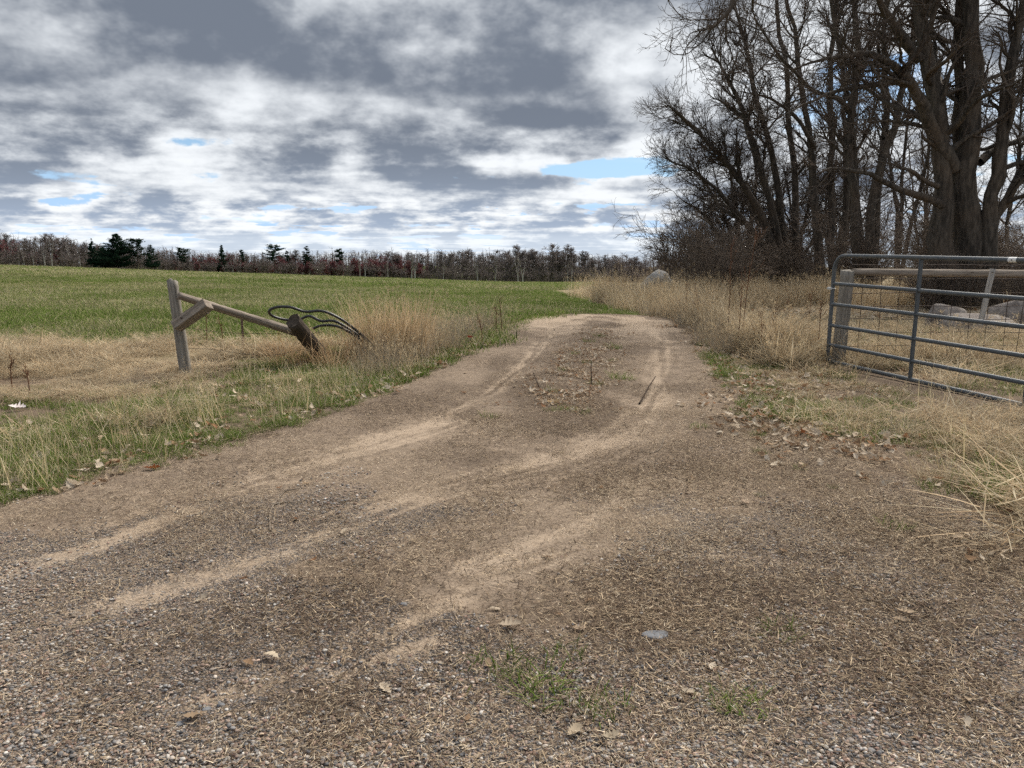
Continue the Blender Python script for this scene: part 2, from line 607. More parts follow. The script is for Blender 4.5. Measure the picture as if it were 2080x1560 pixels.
def mat_track():
    m, g, out = material('gravelly_dirt')
    w = g.sep(attr(g, 'Col')[0])                  # sand, gravel, dark litter
    co = g.new('ShaderNodeTexCoord').outputs['Object']
    n1 = g.noise(co, 1.3, 5.0, 0.62)
    n2 = g.noise(co, 9.0, 5.0, 0.68)
    n3 = g.noise(co, 75.0, 3.0, 0.7)
    dirt = g.mix(g.ss(n2, 0.3, 0.7), (0.128, 0.096, 0.070), (0.230, 0.176, 0.130))
    dirt = g.mix(g.ss(n3, 0.35, 0.7, 0.0, 0.8), dirt, (0.305, 0.240, 0.180))
    dirt = g.mix(g.ss(n1, 0.42, 0.70, 0.0, 0.55), dirt, (0.105, 0.078, 0.058))
    sand = g.mix(n2, (0.320, 0.248, 0.182), (0.415, 0.330, 0.248))
    sand = g.mix(g.ss(n3, 0.5, 0.72, 0.0, 0.5), sand, (0.21, 0.155, 0.11))
    vo = g.new('ShaderNodeTexVoronoi')
    g.put(vo.inputs['Vector'], g.v('ADD', co, g.v('SCALE', g.noise(co, 40.0, 2.0, 0.5, color=True), s=0.012)))
    vo.inputs['Scale'].default_value = 105.0
    cell = vo.outputs['Color']
    cr = g.sep(cell)
    peb = g.ramp(cr[0], [(0.0, (0.10, 0.10, 0.105)), (0.3, (0.20, 0.19, 0.185)), (0.55, (0.29, 0.225, 0.19)), (0.75, (0.36, 0.30, 0.26)), (0.92, (0.25, 0.245, 0.245)), (1.0, (0.52, 0.48, 0.44))])
    edge = g.ss(vo.outputs['Distance'], 0.25, 0.62, 1.0, 0.25)
    peb = g.v('SCALE', peb, s=edge)
    s = g.ss(g.m('ADD', g.m('ADD', w[0], g.m('MULTIPLY_ADD', n2, 0.5, -0.25)), g.m('MULTIPLY_ADD', n3, 0.8, -0.40)), 0.12, 0.72)
    c = g.mix(s, dirt, sand)
    gv = g.ss(g.m('ADD', g.m('SUBTRACT', w[1], g.m('MULTIPLY', s, 0.55)), g.m('MULTIPLY_ADD', n2, 0.7, -0.35)), 0.3, 0.62, 0.0, 0.9)
    c = g.mix(g.m('MULTIPLY', gv, g.ss(cr[1], 0.25, 0.4)), c, peb)
    c = g.mix(g.ss(g.m('ADD', w[2], g.m('MULTIPLY_ADD', n2, 0.6, -0.3)), 0.3, 0.8, 0.0, 0.75), c, g.mix(n3, (0.078, 0.059, 0.044), (0.18, 0.136, 0.10)))
    h = g.m('ADD', g.m('MULTIPLY', n3, 0.5), g.m('ADD', n2, g.m('MULTIPLY', g.m('SUBTRACT', 0.6, vo.outputs['Distance']), g.m('MULTIPLY', gv, 0.7))))
    principled(g, out, c, 0.95, 0.12, 0.0, h, 0.75, 0.022)
    return m


M_GROUND = mat_ground()
M_TRACK = mat_track()


# ---------------------------------------------------------------- land
def axis(fine_lo, fine_hi, step, lo, hi, grow=1.16):
    a = list(np.arange(fine_lo, fine_hi + 1e-6, step))
    s = step
    while a[-1] < hi:
        s *= grow
        a.append(a[-1] + s)
    s = step
    b = [fine_lo]
    while b[-1] > lo:
        s *= grow
        b.append(b[-1] - s)
    return np.array(b[1:][::-1] + a)


def grid(xs, ys):
    X, Y = np.meshgrid(xs, ys)
    nx, ny = len(xs), len(ys)
    i = np.arange(nx * ny).reshape(ny, nx)
    F = np.stack([i[:-1, :-1], i[:-1, 1:], i[1:, 1:], i[1:, :-1]], -1).reshape(-1, 4)
    return X.ravel(), Y.ravel(), F


def straw_weight(X, Y):
    """How dry the sward is: 0 lush, 1 straw."""
    left_mat = sstep(-X, 2.8, 4.2) * sstep(Y, 6.8, 7.8) * (1 - sstep(Y, 11.3, 13.0))
    fence_l = np.exp(-((Y - 10.8) / 1.0) ** 2) * sstep(-X, 0.8, 1.6) * (1 - sstep(-X, 4.5, 6))
    line = np.interp(Y, [0, 8, 9, 14, 20, 26, 36, 60, 250], [2.2, 2.3, 2.6, 3.0, 2.6, 2.6, 2.4, 3.0, 30])
    right = sstep(X - line, -0.2, 0.8)
    fieldspots = 0.26 * sstep(fbm(X * 0.12, Y * 0.10, 4, 55), 0.38, 0.68) * sstep(Y, 10, 14)
    fieldspots = fieldspots + 0.30 * sstep(-X / np.maximum(Y, 1), 0.1, 0.6) * sstep(Y, 14, 40)
    return np.clip(np.maximum.reduce([left_mat, fence_l, right * 0.9, fieldspots]), 0, 1)


xs = axis(-13, 13, 0.14, -3500, 3500)
ys = axis(-1.0, 30, 0.14, -60, 4500, 1.10)
X, Y, F = grid(xs, ys)
tm = track_mask(X, Y)
Z = H(X, Y) - 0.04 * sstep(tm, 0.6, 1.0)
dd_ = np.minimum(X - np.interp(Y, LE[:, 0], LE[:, 1]), np.interp(Y, RE[:, 0], RE[:, 1]) - X)
near = np.where(Y < 18.2, sstep(dd_, -0.75, 0.0), 0.0)
near = np.maximum(near, 0.9 * (1 - sstep(Y, 8.5, 12.5)))
W = np.stack([np.clip(np.maximum(tm, near * 0.75), 0, 1), straw_weight(X, Y), np.zeros_like(X)], -1)
obj('ground', mesh_from('ground', np.stack([X, Y, Z], -1), F, M_GROUND, True, W), kind='structure')

xs = np.concatenate([np.arange(-9.0, -4.4, 0.11), np.arange(-4.4, 3.4, 0.045), np.arange(3.4, 8.0, 0.11)])
ys = np.concatenate([np.arange(-1.0, 1.6, 0.2), np.arange(1.6, 6.0, 0.028), np.arange(6.0, 19.0, 0.06)])
X, Y, F = grid(xs, ys)
tm = track_mask(X, Y)
keep = (tm[F].max(1) > 0.004)
Z = DZ(X, Y) + 0.007 * (fbm(X * 16, Y * 16, 3, 61) - 0.5)
sand = sand_amount(X, Y)
grav = np.clip(sstep(fbm(X * 0.9, Y * 0.9, 4, 90), 0.36, 0.56) * (1 - sstep(Y, 3.0, 5.6)) * 1.15 + 0.55 * (1 - sstep(Y, 2.3, 3.6)), 0, 1)
strip = np.exp(-(seg_dist(X, Y, [(0.35, 6.4), (0.63, 8.8), (1.18, 11.43), (1.55, 14.24)]) / 0.55) ** 2)
dark = np.clip(0.85 * strip + 0.7 * sstep(fbm(X * 1.4, Y * 1.0, 4, 71), 0.50, 0.68) + 0.5 * sstep(X, 1.2, 2.4) * (1 - sstep(Y, 8, 10)), 0, 1)
dark = dark * (1 - 0.8 * sand)
used = np.unique(F[keep])
remap = np.full(len(X), -1)
remap[used] = np.arange(len(used))
obj('dirt_track', mesh_from('dirt_track', np.stack([X, Y, Z], -1)[used], remap[F[keep]], M_TRACK, True, np.stack([sand, grav, dark], -1)[used]), kind='structure')

# ---------------------------------------------------------------- fences, gate, stones
def aim(o, a, b):
    """Put an object modelled along local +Z from a to b."""
    from mathutils import Vector
    d = Vector(b) - Vector(a)
    o.location = Vector(a)
    o.rotation_euler = d.to_track_quat('Z', 'Y').to_euler()


def log_mesh(name, length, r0, r1, mat, k=14, rough=0.06, seed=1, square=0.0, top_cut=0.0, bend=0.0, rings=22):
    """A round or roughly square timber along Z with ridges, checks and closed ends."""
    g_ = np.random.default_rng(seed)
    t = np.linspace(0, 1, rings)
    an = np.arange(k) * 2 * math.pi / k + 0.2
    ridge = 1 + rough * g_.normal(size=k)
    V = []
    for i, q in enumerate(t):
        r = r0 + (r1 - r0) * q
        rr = r * ridge * (1 + rough * 0.5 * g_.normal(size=k))
        if square > 0:
            c, s = np.abs(np.cos(an)), np.abs(np.sin(an))
            rr = rr * (1 - square + square / np.maximum(c, s) * 0.92)
        x, y = rr * np.cos(an) + bend * math.sin(q * math.pi), rr * np.sin(an)
        z = np.full(k, q * length)
        if i == rings - 1:
            z = z + top_cut * np.cos(an) + 0.006 * g_.normal(size=k)
        V.append(np.stack([x, y, z], -1))
    V = np.concatenate(V)
    i = np.arange(rings - 1)[:, None] * k
    j = np.arange(k)[None]
    F = np.stack([i + j, i + (j + 1) % k, i + k + (j + 1) % k, i + k + j], -1).reshape(-1, 4).tolist()
    # ends: an inner ring slightly sunk, then a centre
    n = len(V)
    extra = []
    for base, zz, flip in ((0, -0.0, True), ((rings - 1) * k, -0.008, False)):
        ring = V[base:base + k]
        c = ring.mean(0)
        inner = c + (ring - c) * 0.55 + np.array([0, 0, zz])
        o = n + len(extra)
        extra += list(inner) + [c + np.array([0, 0, zz * 1.6])]
        for a in range(k):
            b = (a + 1) % k
            q = [base + a, base + b, o + b, o + a]
            F.append(q[::-1] if flip else q)
            tq = [o + a, o + b, o + k]
            F.append(tq[::-1] if flip else tq)
    V = np.concatenate([V, np.array(extra)])
    me = bpy.data.meshes.new(name)
    me.from_pydata(V.tolist(), [], F)
    me.materials.append(mat)
    for p in me.polygons:
        p.use_smooth = len(p.vertices) == 4 and p.index < (rings - 1) * k
    me.update()
    return me


def box_mesh(name, sx, sy, sz, mat, bev=0.004, jitter=0.0, seed=0):
    import bmesh
    bm = bmesh.new()
    bmesh.ops.create_cube(bm, size=1.0)
    for v in bm.verts:
        v.co.x *= sx
        v.co.y *= sy
        v.co.z *= sz
    r_ = random.Random(seed)
    bmesh.ops.subdivide_edges(bm, edges=[e for e in bm.edges if abs((e.verts[0].co - e.verts[1].co).z) > 0.5 * sz], cuts=5)
    for v in bm.verts:
        v.co.x += r_.uniform(-jitter, jitter)
        v.co.y += r_.uniform(-jitter, jitter)
    if bev:
        bmesh.ops.bevel(bm, geom=[e for e in bm.edges if len(e.link_faces) == 2 and e.calc_face_angle(0) > 0.6], offset=bev, segments=2, affect='EDGES')
    me = bpy.data.meshes.new(name)
    bm.to_mesh(me)
    bm.free()
    me.materials.append(mat)
    return me


def tube_obj(name, pts, r, mat, parent=None, k=10, n=None, ref=None, **kw):
    p = smooth_path(pts, n) if n else np.asarray(pts, float)
    o0 = p[0].copy()
    rr = np.full(len(p), r) if np.isscalar(r) else np.interp(np.linspace(0, 1, len(p)), np.linspace(0, 1, len(r)), r)
    V, F = tubes(p[None] - o0, rr[None], k, ref)
    me = mesh_from(name, V, F, mat)
    return obj(name, me, parent, o0, **kw)


# --- steel farm gate, swung open on the right
GA = np.array([4.03, 9.74])
GD = np.array([0.257, -0.9664])
gl = 4.27
gate = thing('farm_gate', 'grey tubular steel farm gate standing open beside the track', 'gate', (GA[0], GA[1], float(H(*GA)) + 0.04), math.atan2(GD[1], GD[0]))
ZB = [0.024, 0.235, 0.482, 0.748, 1.005, 1.352]


def arc(cx, cz, r, a0, a1, n=7):
    return [(cx + r * math.cos(a), 0, cz + r * math.sin(a)) for a in np.linspace(a0, a1, n)]


pi = math.pi
loop = [(0.02 + 0.05, 0, ZB[0])] + [(gl - 0.08, 0, ZB[0])] + arc(gl - 0.08, ZB[0] + 0.06, 0.06, -pi / 2, 0, 5)[1:] + [(gl - 0.02, 0, 1.15)] + arc(gl - 0.20, ZB[5] - 0.18, 0.18, 0, pi / 2)
loop += arc(0.19, ZB[5] - 0.18, 0.18, pi / 2, pi)
loop += [(0.010, 0, 0.7)] + [(0.010, 0, 0.09)] + arc(0.07, ZB[0] + 0.06, 0.06, pi, 1.5 * pi, 5)
dense = []
for a, b in zip(loop[:-1], loop[1:]):
    n = max(1, int(np.linalg.norm(np.subtract(b, a)) / 0.25))
    dense += [tuple(np.array(a) + (np.array(b) - np.array(a)) * q / n) for q in range(n)]
dense.append(loop[-1])
tube_obj('frame', dense, 0.0245, M_GATE, gate, 12, ref=(0, 1, 0))
for zb in ZB[1:5]:
    xsn = np.linspace(0.02, gl - 0.03, 12)
    tube_obj('bar', [(x, 0.0, zb - 0.004 * math.sin(x / gl * pi)) for x in xsn], 0.0225, M_GATE, gate, 12)
for xu in (1.42, 2.84):
    me = box_mesh('upright', 0.018, 0.050, ZB[5] - ZB[0], M_GATE, 0.004)
    o = obj('upright', me, gate, (xu, 0.0, (ZB[5] + ZB[0]) / 2))
me = box_mesh('latch_bracket', 0.075, 0.03, 0.030, M_GALV, 0.004)
lb = obj('latch_bracket', me, gate, (-0.008, -0.032, 0.945), label='shiny galvanised latch clamp')
tube_obj('clamp_ring', [(0.01 + 0.032 * math.cos(a), 0.032 * math.sin(a), 0.945) for a in np.linspace(0, 2 * pi, 15)], 0.005, M_GALV, gate, 6)
tube_obj('gusset', [(0.012, 0, 0.12), (0.14, 0, 0.03)], 0.009, M_GATE, gate, 8)
# paper sleeve wrapped round the top bar
p = at(2043, 522, 7.25)
us = float(np.dot(p[:2] - GA, GD))
tg = tube_obj('tag', [(us - 0.045, 0, ZB[5]), (us + 0.045, 0, ZB[5])], 0.0265, M_WHITE, gate, 14)
tg['label'] = 'small white sticker wrapped round the top bar'
me = mesh_from('tag_mark', [(-0.006, -0.0275, 0.006), (0.006, -0.0275, 0.006), (0.006, -0.0275, -0.006), (-0.006, -0.0275, -0.006)], [(0, 1, 2, 3)], M_WIRE)
obj('tag_mark', me, tg, (0.045, 0, 0))

gp = GA + GD * (gl + 0.13)
o = obj('gate_post', log_mesh('gate_post', 2.1, 0.10, 0.09, M_WOOD, 16, 0.04, 21, top_cut=0.01), None, (float(gp[0]), float(gp[1]), float(H(*gp)) - 0.6), 'round timber post that the steel farm gate hangs on', 'post')

M_SLAT = mat_wood('pale_board_wood', (0.30, 0.285, 0.265), (0.48, 0.46, 0.43), (0.38, 0.36, 0.33))

# --- wire fence behind the gate: posts, brace rail, welded wire panel, loose slat
FY = 9.98
base = at(1703, 740, FY)
topp = at(1723, 543, FY)
fence = thing('wire_fence', 'wire panel fence with a round timber rail behind the open gate', 'fence', (base[0], FY, float(H(base[0], FY))))
fo = np.array(fence.location)
o = obj('post', log_mesh('post', 1.62, 0.083, 0.078, M_WOOD, 16, 0.03, 3, square=0.75, top_cut=0.01), fence)
aim(o, (base[0] - fo[0] - 0.02, 0, -0.42), tuple(topp - fo))
ra, rb = at(1731, 553, FY - 0.02), at(2080, 557, FY - 0.02)
rd = (rb - ra) / (rb[0] - ra[0])
rend = ra + rd * 3.3
o = obj('post', log_mesh('post', 1.7, 0.085, 0.08, M_WOOD, 16, 0.03, 4, square=0.6), fence)
aim(o, (rend[0] + 0.07 - fo[0], 0.02, -0.4), (rend[0] + 0.07 - fo[0], 0.02, 1.28))
o = obj('rail', log_mesh('rail', float(np.linalg.norm(rend - ra)), 0.046, 0.053, M_WOODBR, 16, 0.07, 5, bend=0.02, rings=34), fence)
aim(o, tuple(ra - fo), tuple(rend - fo))
zt = float(at(1900, 482 + 240 / 4.1, FY)[2])
wz = [at(1760, 480 + q / 4.1, FY)[2] for q in (240, 355, 475, 585, 692, 802, 917, 1022)]
x0, x1 = at(1738, 600, FY)[0], rend[0]
for z in wz:
    pts = [(x - fo[0], 0.055, z - fo[2] + 0.006 * math.sin(x * 5 + z * 9)) for x in np.linspace(x0 - 0.06, x1, 16)]
    tube_obj('wire', pts, 0.0042, M_WIRE, fence, 5)
xv = at(1755, 600, FY)[0]
wi = 0
while xv < x1:
    lean = rng.normal() * 0.006
    pts = [(xv - fo[0] + lean * q, 0.0625, z - fo[2]) for q, z in zip(range(5), np.linspace(wz[0] + 0.02, wz[-1] - 0.04, 5))]
    tube_obj('wire', pts, 0.0042, M_WIRE, fence, 5)
    xv += 0.237
sa, sb = at(2017, 546, FY - 0.115), at(1991, 660, FY - 0.075)
o = obj('slat', box_mesh('slat', 0.022, 0.066, 1.0, M_SLAT, 0.003, 0.002), fence, label='pale grey board nailed to the rail at a slant')
o.scale = (1, 1, float(np.linalg.norm(sb - sa)))
aim(o, tuple((sa + sb) / 2 - fo), tuple(sa - fo))
for u, v in ((1826, 556), (1977, 553), (2017, 553)):
    q = at(u, v, FY - 0.14)
    tube_obj('nail', [q - fo + np.array([0, -0.0, 0]), q - fo + np.array([0, 0.05, 0])], 0.006, M_WIRE, fence, 6)

# --- broken brace on the left: upright post, slanting rail, toppled dark post, short timber
pb, pt = at(378, 758, 8.97), at(350, 570, 8.97)
bf = thing('broken_fence', 'broken timber fence brace with a slanting rail and a leaning post', 'fence', (pb[0], pb[1], float(H(pb[0], pb[1]))))
bo = np.array(bf.location)
o = obj('post', log_mesh('post', 1.45, 0.072, 0.060, M_WOOD, 14, 0.045, 8, square=0.45, top_cut=0.012), bf)
d = (pt - pb) / np.linalg.norm(pt - pb)
aim(o, tuple(pt - bo - d * 1.45), tuple(pt - bo))
ra, rb = at(362, 600, 8.90), at(628, 683, 9.75)
o = obj('rail', log_mesh('rail', float(np.linalg.norm(rb - ra)), 0.039, 0.050, M_WOODBR, 16, 0.09, 9, bend=0.03, rings=34), bf)
aim(o, tuple(ra - bo), tuple(rb - bo))
sa, sb = at(596, 652, 9.25), at(668, 742, 10.05)
o = obj('leaning_post', log_mesh('leaning_post', float(np.linalg.norm(sb - sa)) + 0.15, 0.115, 0.098, M_WOODDK, 16, 0.12, 10, top_cut=0.02), bf, label='rotten dark post leaning over with its end showing')
dd = (sb - sa) / np.linalg.norm(sb - sa)
aim(o, tuple(sb + dd * 0.15 - bo), tuple(sa - bo))
ta, tb = at(357, 664, 8.80), at(424, 617, 8.80)
o = obj('board', box_mesh('board', 0.108, 0.15, 1.0, M_WOODBR, 0.005, 0.003, 4), bf, label='short squared brown timber nailed slantwise to the post')
o.scale = (1, 1, float(np.linalg.norm(tb - ta)) * 0.98)
from mathutils import Vector, Matrix
zax = Vector(tb - ta).normalized()
yax = Vector((0.60, 0.80, 0.0))
yax = (yax - zax * yax.dot(zax)).normalized()
xax = yax.cross(zax)
o.matrix_local = Matrix.Translation(Vector((ta + tb) / 2 - bo)) @ Matrix((xax, yax, zax)).transposed().to_4x4() @ Matrix.Diagonal((1, 1, o.scale[2], 1))
for u, v in ((367, 646), (420, 637)):
    q = at(u, v, 8.70)
    tube_obj('nail', [q - bo, q - bo + np.array([0, 0.05, 0])], 0.007, M_WIRE, bf, 6)
# sagging fence wires from the upright post
for z0, z1 in ((0.55, 0.42), (0.30, 0.22)):
    pts = [(0, 0.075, z0)] + [(q, 0.10 + q * 0.45, z0 + (z1 - z0) * q / 1.5 - 0.07 * math.sin(q / 1.5 * pi) + 0.02 * rng.normal()) for q in (0.3, 0.6, 0.9, 1.2, 1.5)]
    tube_obj('wire', pts, 0.0026, M_WIRE, bf, 5, 20)

sk = at(495, 712, 10.7)
zs = float(H(sk[0], 10.7))
tp = at(495, 640, 10.7)
st = thing('fence_stake', 'thin rusty metal stake standing under the slanting rail', 'stake', (sk[0], 10.7, zs))
V, F = join([tubes(np.array([[(0, 0, -0.25), (0, 0, tp[2] - zs)]]), np.full((1, 2), 0.017), 4)])
obj('shaft', mesh_from('shaft', V, F, M_STAKE, False), st)
for q in (0.12, 0.24, 0.36):
    obj('stud', box_mesh('stud', 0.02, 0.02, 0.012, M_STAKE, 0), st, (0.0, -0.018, q))

hp = [(757, 702, 9.9), (727, 674, 9.8), (692, 648, 9.7), (655, 632, 9.65), (620, 633, 9.6), (590, 624, 9.55), (562, 624, 9.55), (547, 631, 9.6), (552, 641, 9.7), (577, 649, 9.8), (605, 650, 9.85), (628, 642, 9.82), (652, 652, 9.8), (682, 653, 9.8), (722, 677, 9.82), (733, 690, 9.85), (714, 677, 9.9), (686, 663, 9.9), (655, 661, 9.92), (634, 668, 9.95)]
tube_obj('garden_hose', [at(*q) for q in hp], 0.0175, M_HOSE, None, 10, 120, label='loops of stiff black hose hanging over the toppled post', cat='hose')


# --- stones
def rock_mesh(name, sx, sy, sz, mat, seed, sub=4, amp=0.16, flat=0.35):
    import bmesh
    from mathutils import noise as mn
    bm = bmesh.new()
    bmesh.ops.create_icosphere(bm, subdivisions=sub, radius=1.0)
    for v in bm.verts:
        p = v.co.copy()
        q = p * 1.1 + Vector((seed * 7.1, seed * 3.3, 0))
        k = 1 + amp * (mn.noise(q) * 1.3 + 0.5 * mn.noise(q * 2.3) + 0.22 * mn.noise(q * 5.1) + 0.1 * mn.noise(q * 11.0))
        p = p * k
        # a few facets
        for f in range(5):
            rr = random.Random(seed * 31 + f)
            n = Vector((rr.uniform(-1, 1), rr.uniform(-1, 1), rr.uniform(-0.2, 1))).normalized()
            e = p.dot(n) - (1 - flat * rr.uniform(0.3, 0.8))
            if e > 0:
                p -= n * e * 0.75
        v.co = Vector((p.x * sx, p.y * sy, p.z * sz))
    me = bpy.data.meshes.new(name)
    bm.to_mesh(me)
    bm.free()
    me.materials.append(mat)
    for p in me.polygons:
        p.use_smooth = True
    return me


for (u, Yd, sx, sy, sz, zc, rot, sd, mt, lab) in (
        (1975, 14.3, 0.76, 0.42, 0.27, 0.07, 0.05, 2, M_ROCK, 'long low pinkish boulder lying behind the wire fence'),
        (1903, 14.9, 0.36, 0.36, 0.36, 0.14, 0.3, 5, M_ROCK, 'peaked pinkish boulder at the end of the long low one'),
        (2052, 15.2, 0.56, 0.5, 0.44, 0.14, -0.2, 9, M_ROCK, 'rounded boulder tallest of those behind the wire fence'),
        (1326, 29.0, 0.55, 0.5, 0.66, 0.56, 0.0, 14, M_ROCKG, 'pale grey domed boulder half sunk in dry grass past the track')):
    x = (u - 1040) / 1563 * Yd * 1.02
    o = obj('boulder', rock_mesh('boulder', sx, sy, sz, mt, sd), None, (x, Yd, float(H(x, Yd)) + zc), lab, 'boulder')
    o.rotation_euler = (0.05, 0.08, rot)

# ---------------------------------------------------------------- trees
def along(P, Rr, idx, t):
    S = P.shape[1]
    f = t * (S - 1)
    i = np.clip(f.astype(int), 0, S - 2)
    w = (f - i)[:, None]
    a, b = P[idx, i], P[idx, i + 1]
    r = Rr[idx, i] * (1 - w[:, 0]) + Rr[idx, i + 1] * w[:, 0]
    return a * (1 - w) + b * w, unit(b - a), r


def branch(P, Rr, count, t0, t1, ang, length, S, wander, up, ratio, tip, g_, minr=0.0, maxr=9.0, bias=None, lenfall=0.5, shrink=False):
    """Grow `count` children on the centre lines P."""
    L = np.linalg.norm(np.diff(P, axis=1), axis=2).sum(1)
    idx = g_.choice(len(P), size=count, p=L / L.sum())
    t = t0 + (t1 - t0) * g_.random(count) ** 0.85
    p, T, r = along(P, Rr, idx, t)
    rv = unit(g_.normal(size=(count, 3)))
    perp = unit(np.cross(T, rv))
    a = np.radians(g_.normal(ang[0], ang[1], count))[:, None]
    d = T * np.cos(a) + perp * np.sin(a)
    if bias is not None:
        d = unit(d + np.asarray(bias))
    ln = length[0] + (length[1] - length[0]) * g_.random(count)
    ln = ln * (1 - lenfall * t) * np.clip((r / 0.09) ** 0.4, 0.42, 1.0) if shrink else ln * (1 - lenfall * t)
    Q = np.zeros((count, S, 3))
    Q[:, 0] = p
    step = ln / (S - 1)
    for k in range(1, S):
        Q[:, k] = Q[:, k - 1] + d * step[:, None]
        d = unit(d + wander * g_.normal(size=(count, 3)) + np.array([0, 0, up]))
    r0 = np.clip(np.minimum(r * 0.85, r * ratio * (0.7 + 0.6 * g_.random(count))), minr, maxr)
    s = np.linspace(0, 1, S)[None]
    rad = r0[:, None] * (1 - s) ** 0.8 * (1 - tip) + r0[:, None] * tip
    return Q, np.maximum(rad, minr * 0.55)


def stem_path(pts, S, wob, g_):
    p = smooth_path(pts, S)
    L = np.linalg.norm(p[-1] - p[0])
    n = g_.normal(size=(S, 3)) * wob * L / S
    n[0] = 0
    return p + np.cumsum(n, 0) * 0.5


def make_tree(name, label, origin, stems, levels, bark, twig, seed, group=None, cat='tree', stem_k=9):
    """stems: list of (points, r_base, r_tip) in world space; levels: dicts for branch()."""
    g_ = np.random.default_rng(seed)
    S = 16
    P = np.stack([stem_path(s[0], S, 0.14, g_) for s in stems]) - origin
    q = np.linspace(0, 1, S)
    Rr = np.stack([s[1] * (1 - q) + s[2] * q + s[1] * 0.35 * np.exp(-q * 14) * s[3] for s in stems])
    Rr = Rr * (1 + 0.05 * g_.normal(size=Rr.shape))
    root = thing(name, label, cat, tuple(origin), 0, group)
    V, F = tubes(P, Rr, stem_k)
    obj('trunk', mesh_from('trunk', V, F, bark), root)
    parts = []
    cur, cr = P, Rr
    big = []
    for li, lv in enumerate(levels):
        lv = dict(lv)
        k = lv.pop('k', 3)
        src = lv.pop('src', None)
        if src == 'stem':
            a, b = P, Rr
        else:
            a, b = cur, cr
        Q, rad = branch(a, b, g_=g_, **lv)
        cur, cr = Q, rad
        (big if li == 0 else parts).append(tubes(Q, rad, k))
    V, F = join(big + parts)
    nb = sum(len(f) for _, f in big)
    fm = np.ones(len(F), int)
    fm[:nb] = 0
    obj('crown', mesh_from('crown', V, F, mats=[bark, twig], fmat=fm), root)
    return root


def foot(u, Y):
    x = (u - 1040.0) / 1563.0 * Y * 1.02
    return np.array([x, Y, float(H(x, Y))])


def stem(u0, pts, Y, r0, r1, flare=1.0, dY=0.0):
    b = foot(u0, Y) - np.array([0, 0, 0.15])
    pp = [b] + [at(u, v, Y + dY * (i + 1) / len(pts)) for i, (u, v) in enumerate(pts)]
    return (pp, r0, r1, flare)


def limb(pts, r0, r1):
    return ([at(*p) for p in pts], r0, r1, 0.0)


YO = 21.0
oak = [
    stem(1912, [(1915, 470), (1912, 340), (1900, 230), (1872, 110), (1858, 0), (1846, -160), (1830, -330)], YO, 0.30, 0.085),
    stem(1972, [(1975, 440), (1982, 300), (1990, 150), (1986, 0), (1990, -170), (2000, -330)], YO + .1, 0.36, 0.11),
    stem(1996, [(2008, 470), (2024, 360), (2036, 250), (2056, 110), (2082, -20), (2120, -220)], YO - .2, 0.22, 0.08),
    stem(1945, [(1946, 420), (1955, 290), (1950, 160), (1940, 40), (1935, -80), (1925, -250)], YO + .6, 0.18, 0.06),
    stem(2000, [(2018, 470), (2052, 410), (2090, 330), (2140, 220), (2190, 60)], YO, 0.17, 0.05),
    limb([(1938, 345, YO), (1905, 280, YO - .2), (1868, 205, YO - .5), (1835, 155, YO - .8), (1790, 125, YO - 1.2), (1735, 112, YO - 1.8), (1670, 122, YO - 2.4), (1600, 150, YO - 3)], 0.20, 0.016),
    limb([(1850, 168, YO - .6), (1800, 165, YO - 1), (1740, 170, YO - 1.5), (1660, 190, YO - 2), (1590, 230, YO - 2.6)], 0.10, 0.012),
    limb([(1868, 120, YO), (1838, 70, YO - .4), (1800, 20, YO - 1), (1770, -40, YO - 1.5), (1720, -120, YO - 2)], 0.14, 0.03),
    limb([(1930, 425, YO), (1890, 402, YO - .4), (1840, 385, YO - .8), (1790, 365, YO - 1.2), (1740, 345, YO - 1.6), (1690, 338, YO - 2), (1650, 350, YO - 2.3)], 0.12, 0.014),
    limb([(1930, 382, YO), (1890, 370, YO - .3), (1855, 345, YO - .6), (1820, 333, YO - .9), (1780, 320, YO - 1.3)], 0.085, 0.012),
    limb([(1990, 330, YO), (2030, 300, YO + .3), (2075, 285, YO + .5), (2130, 240, YO + .8)], 0.12, 0.04),
    limb([(1850, -150, YO), (1760, -270, YO - 1.2), (1620, -190, YO - 2.6), (1530, -80, YO - 3.4), (1475, 12, YO - 3.8), (1440, 58, YO - 4), (1398, 74, YO - 4.2)], 0.13, 0.012),
]
oak_levels = [
    dict(count=210, t0=0.30, t1=1.0, ang=(52, 16), length=(1.2, 4.4), S=9, wander=0.21, up=0.05, ratio=0.40, tip=0.18, minr=0.016, maxr=0.085, k=6, shrink=True),
    dict(count=1400, t0=0.15, t1=1.0, ang=(45, 15), length=(0.6, 1.7), S=6, wander=0.20, up=0.05, ratio=0.55, tip=0.3, minr=0.008, maxr=0.03, k=4),
    dict(count=5600, t0=0.1, t1=1.0, ang=(45, 15), length=(0.25, 0.85), S=5, wander=0.22, up=0.06, ratio=0.6, tip=0.4, minr=0.0045, maxr=0.012, k=3),
    dict(count=9000, t0=0.15, t1=1.0, ang=(42, 15), length=(0.10, 0.32), S=3, wander=0.2, up=0.05, ratio=0.7, tip=0.5, minr=0.0032, maxr=0.006, k=3),
]
oak_tree = make_tree('oak_tree', 'massive multi-stemmed bare oak towering behind the wire fence', foot(1950, YO), oak, oak_levels, M_BARK, M_TWIGBARK, 3)


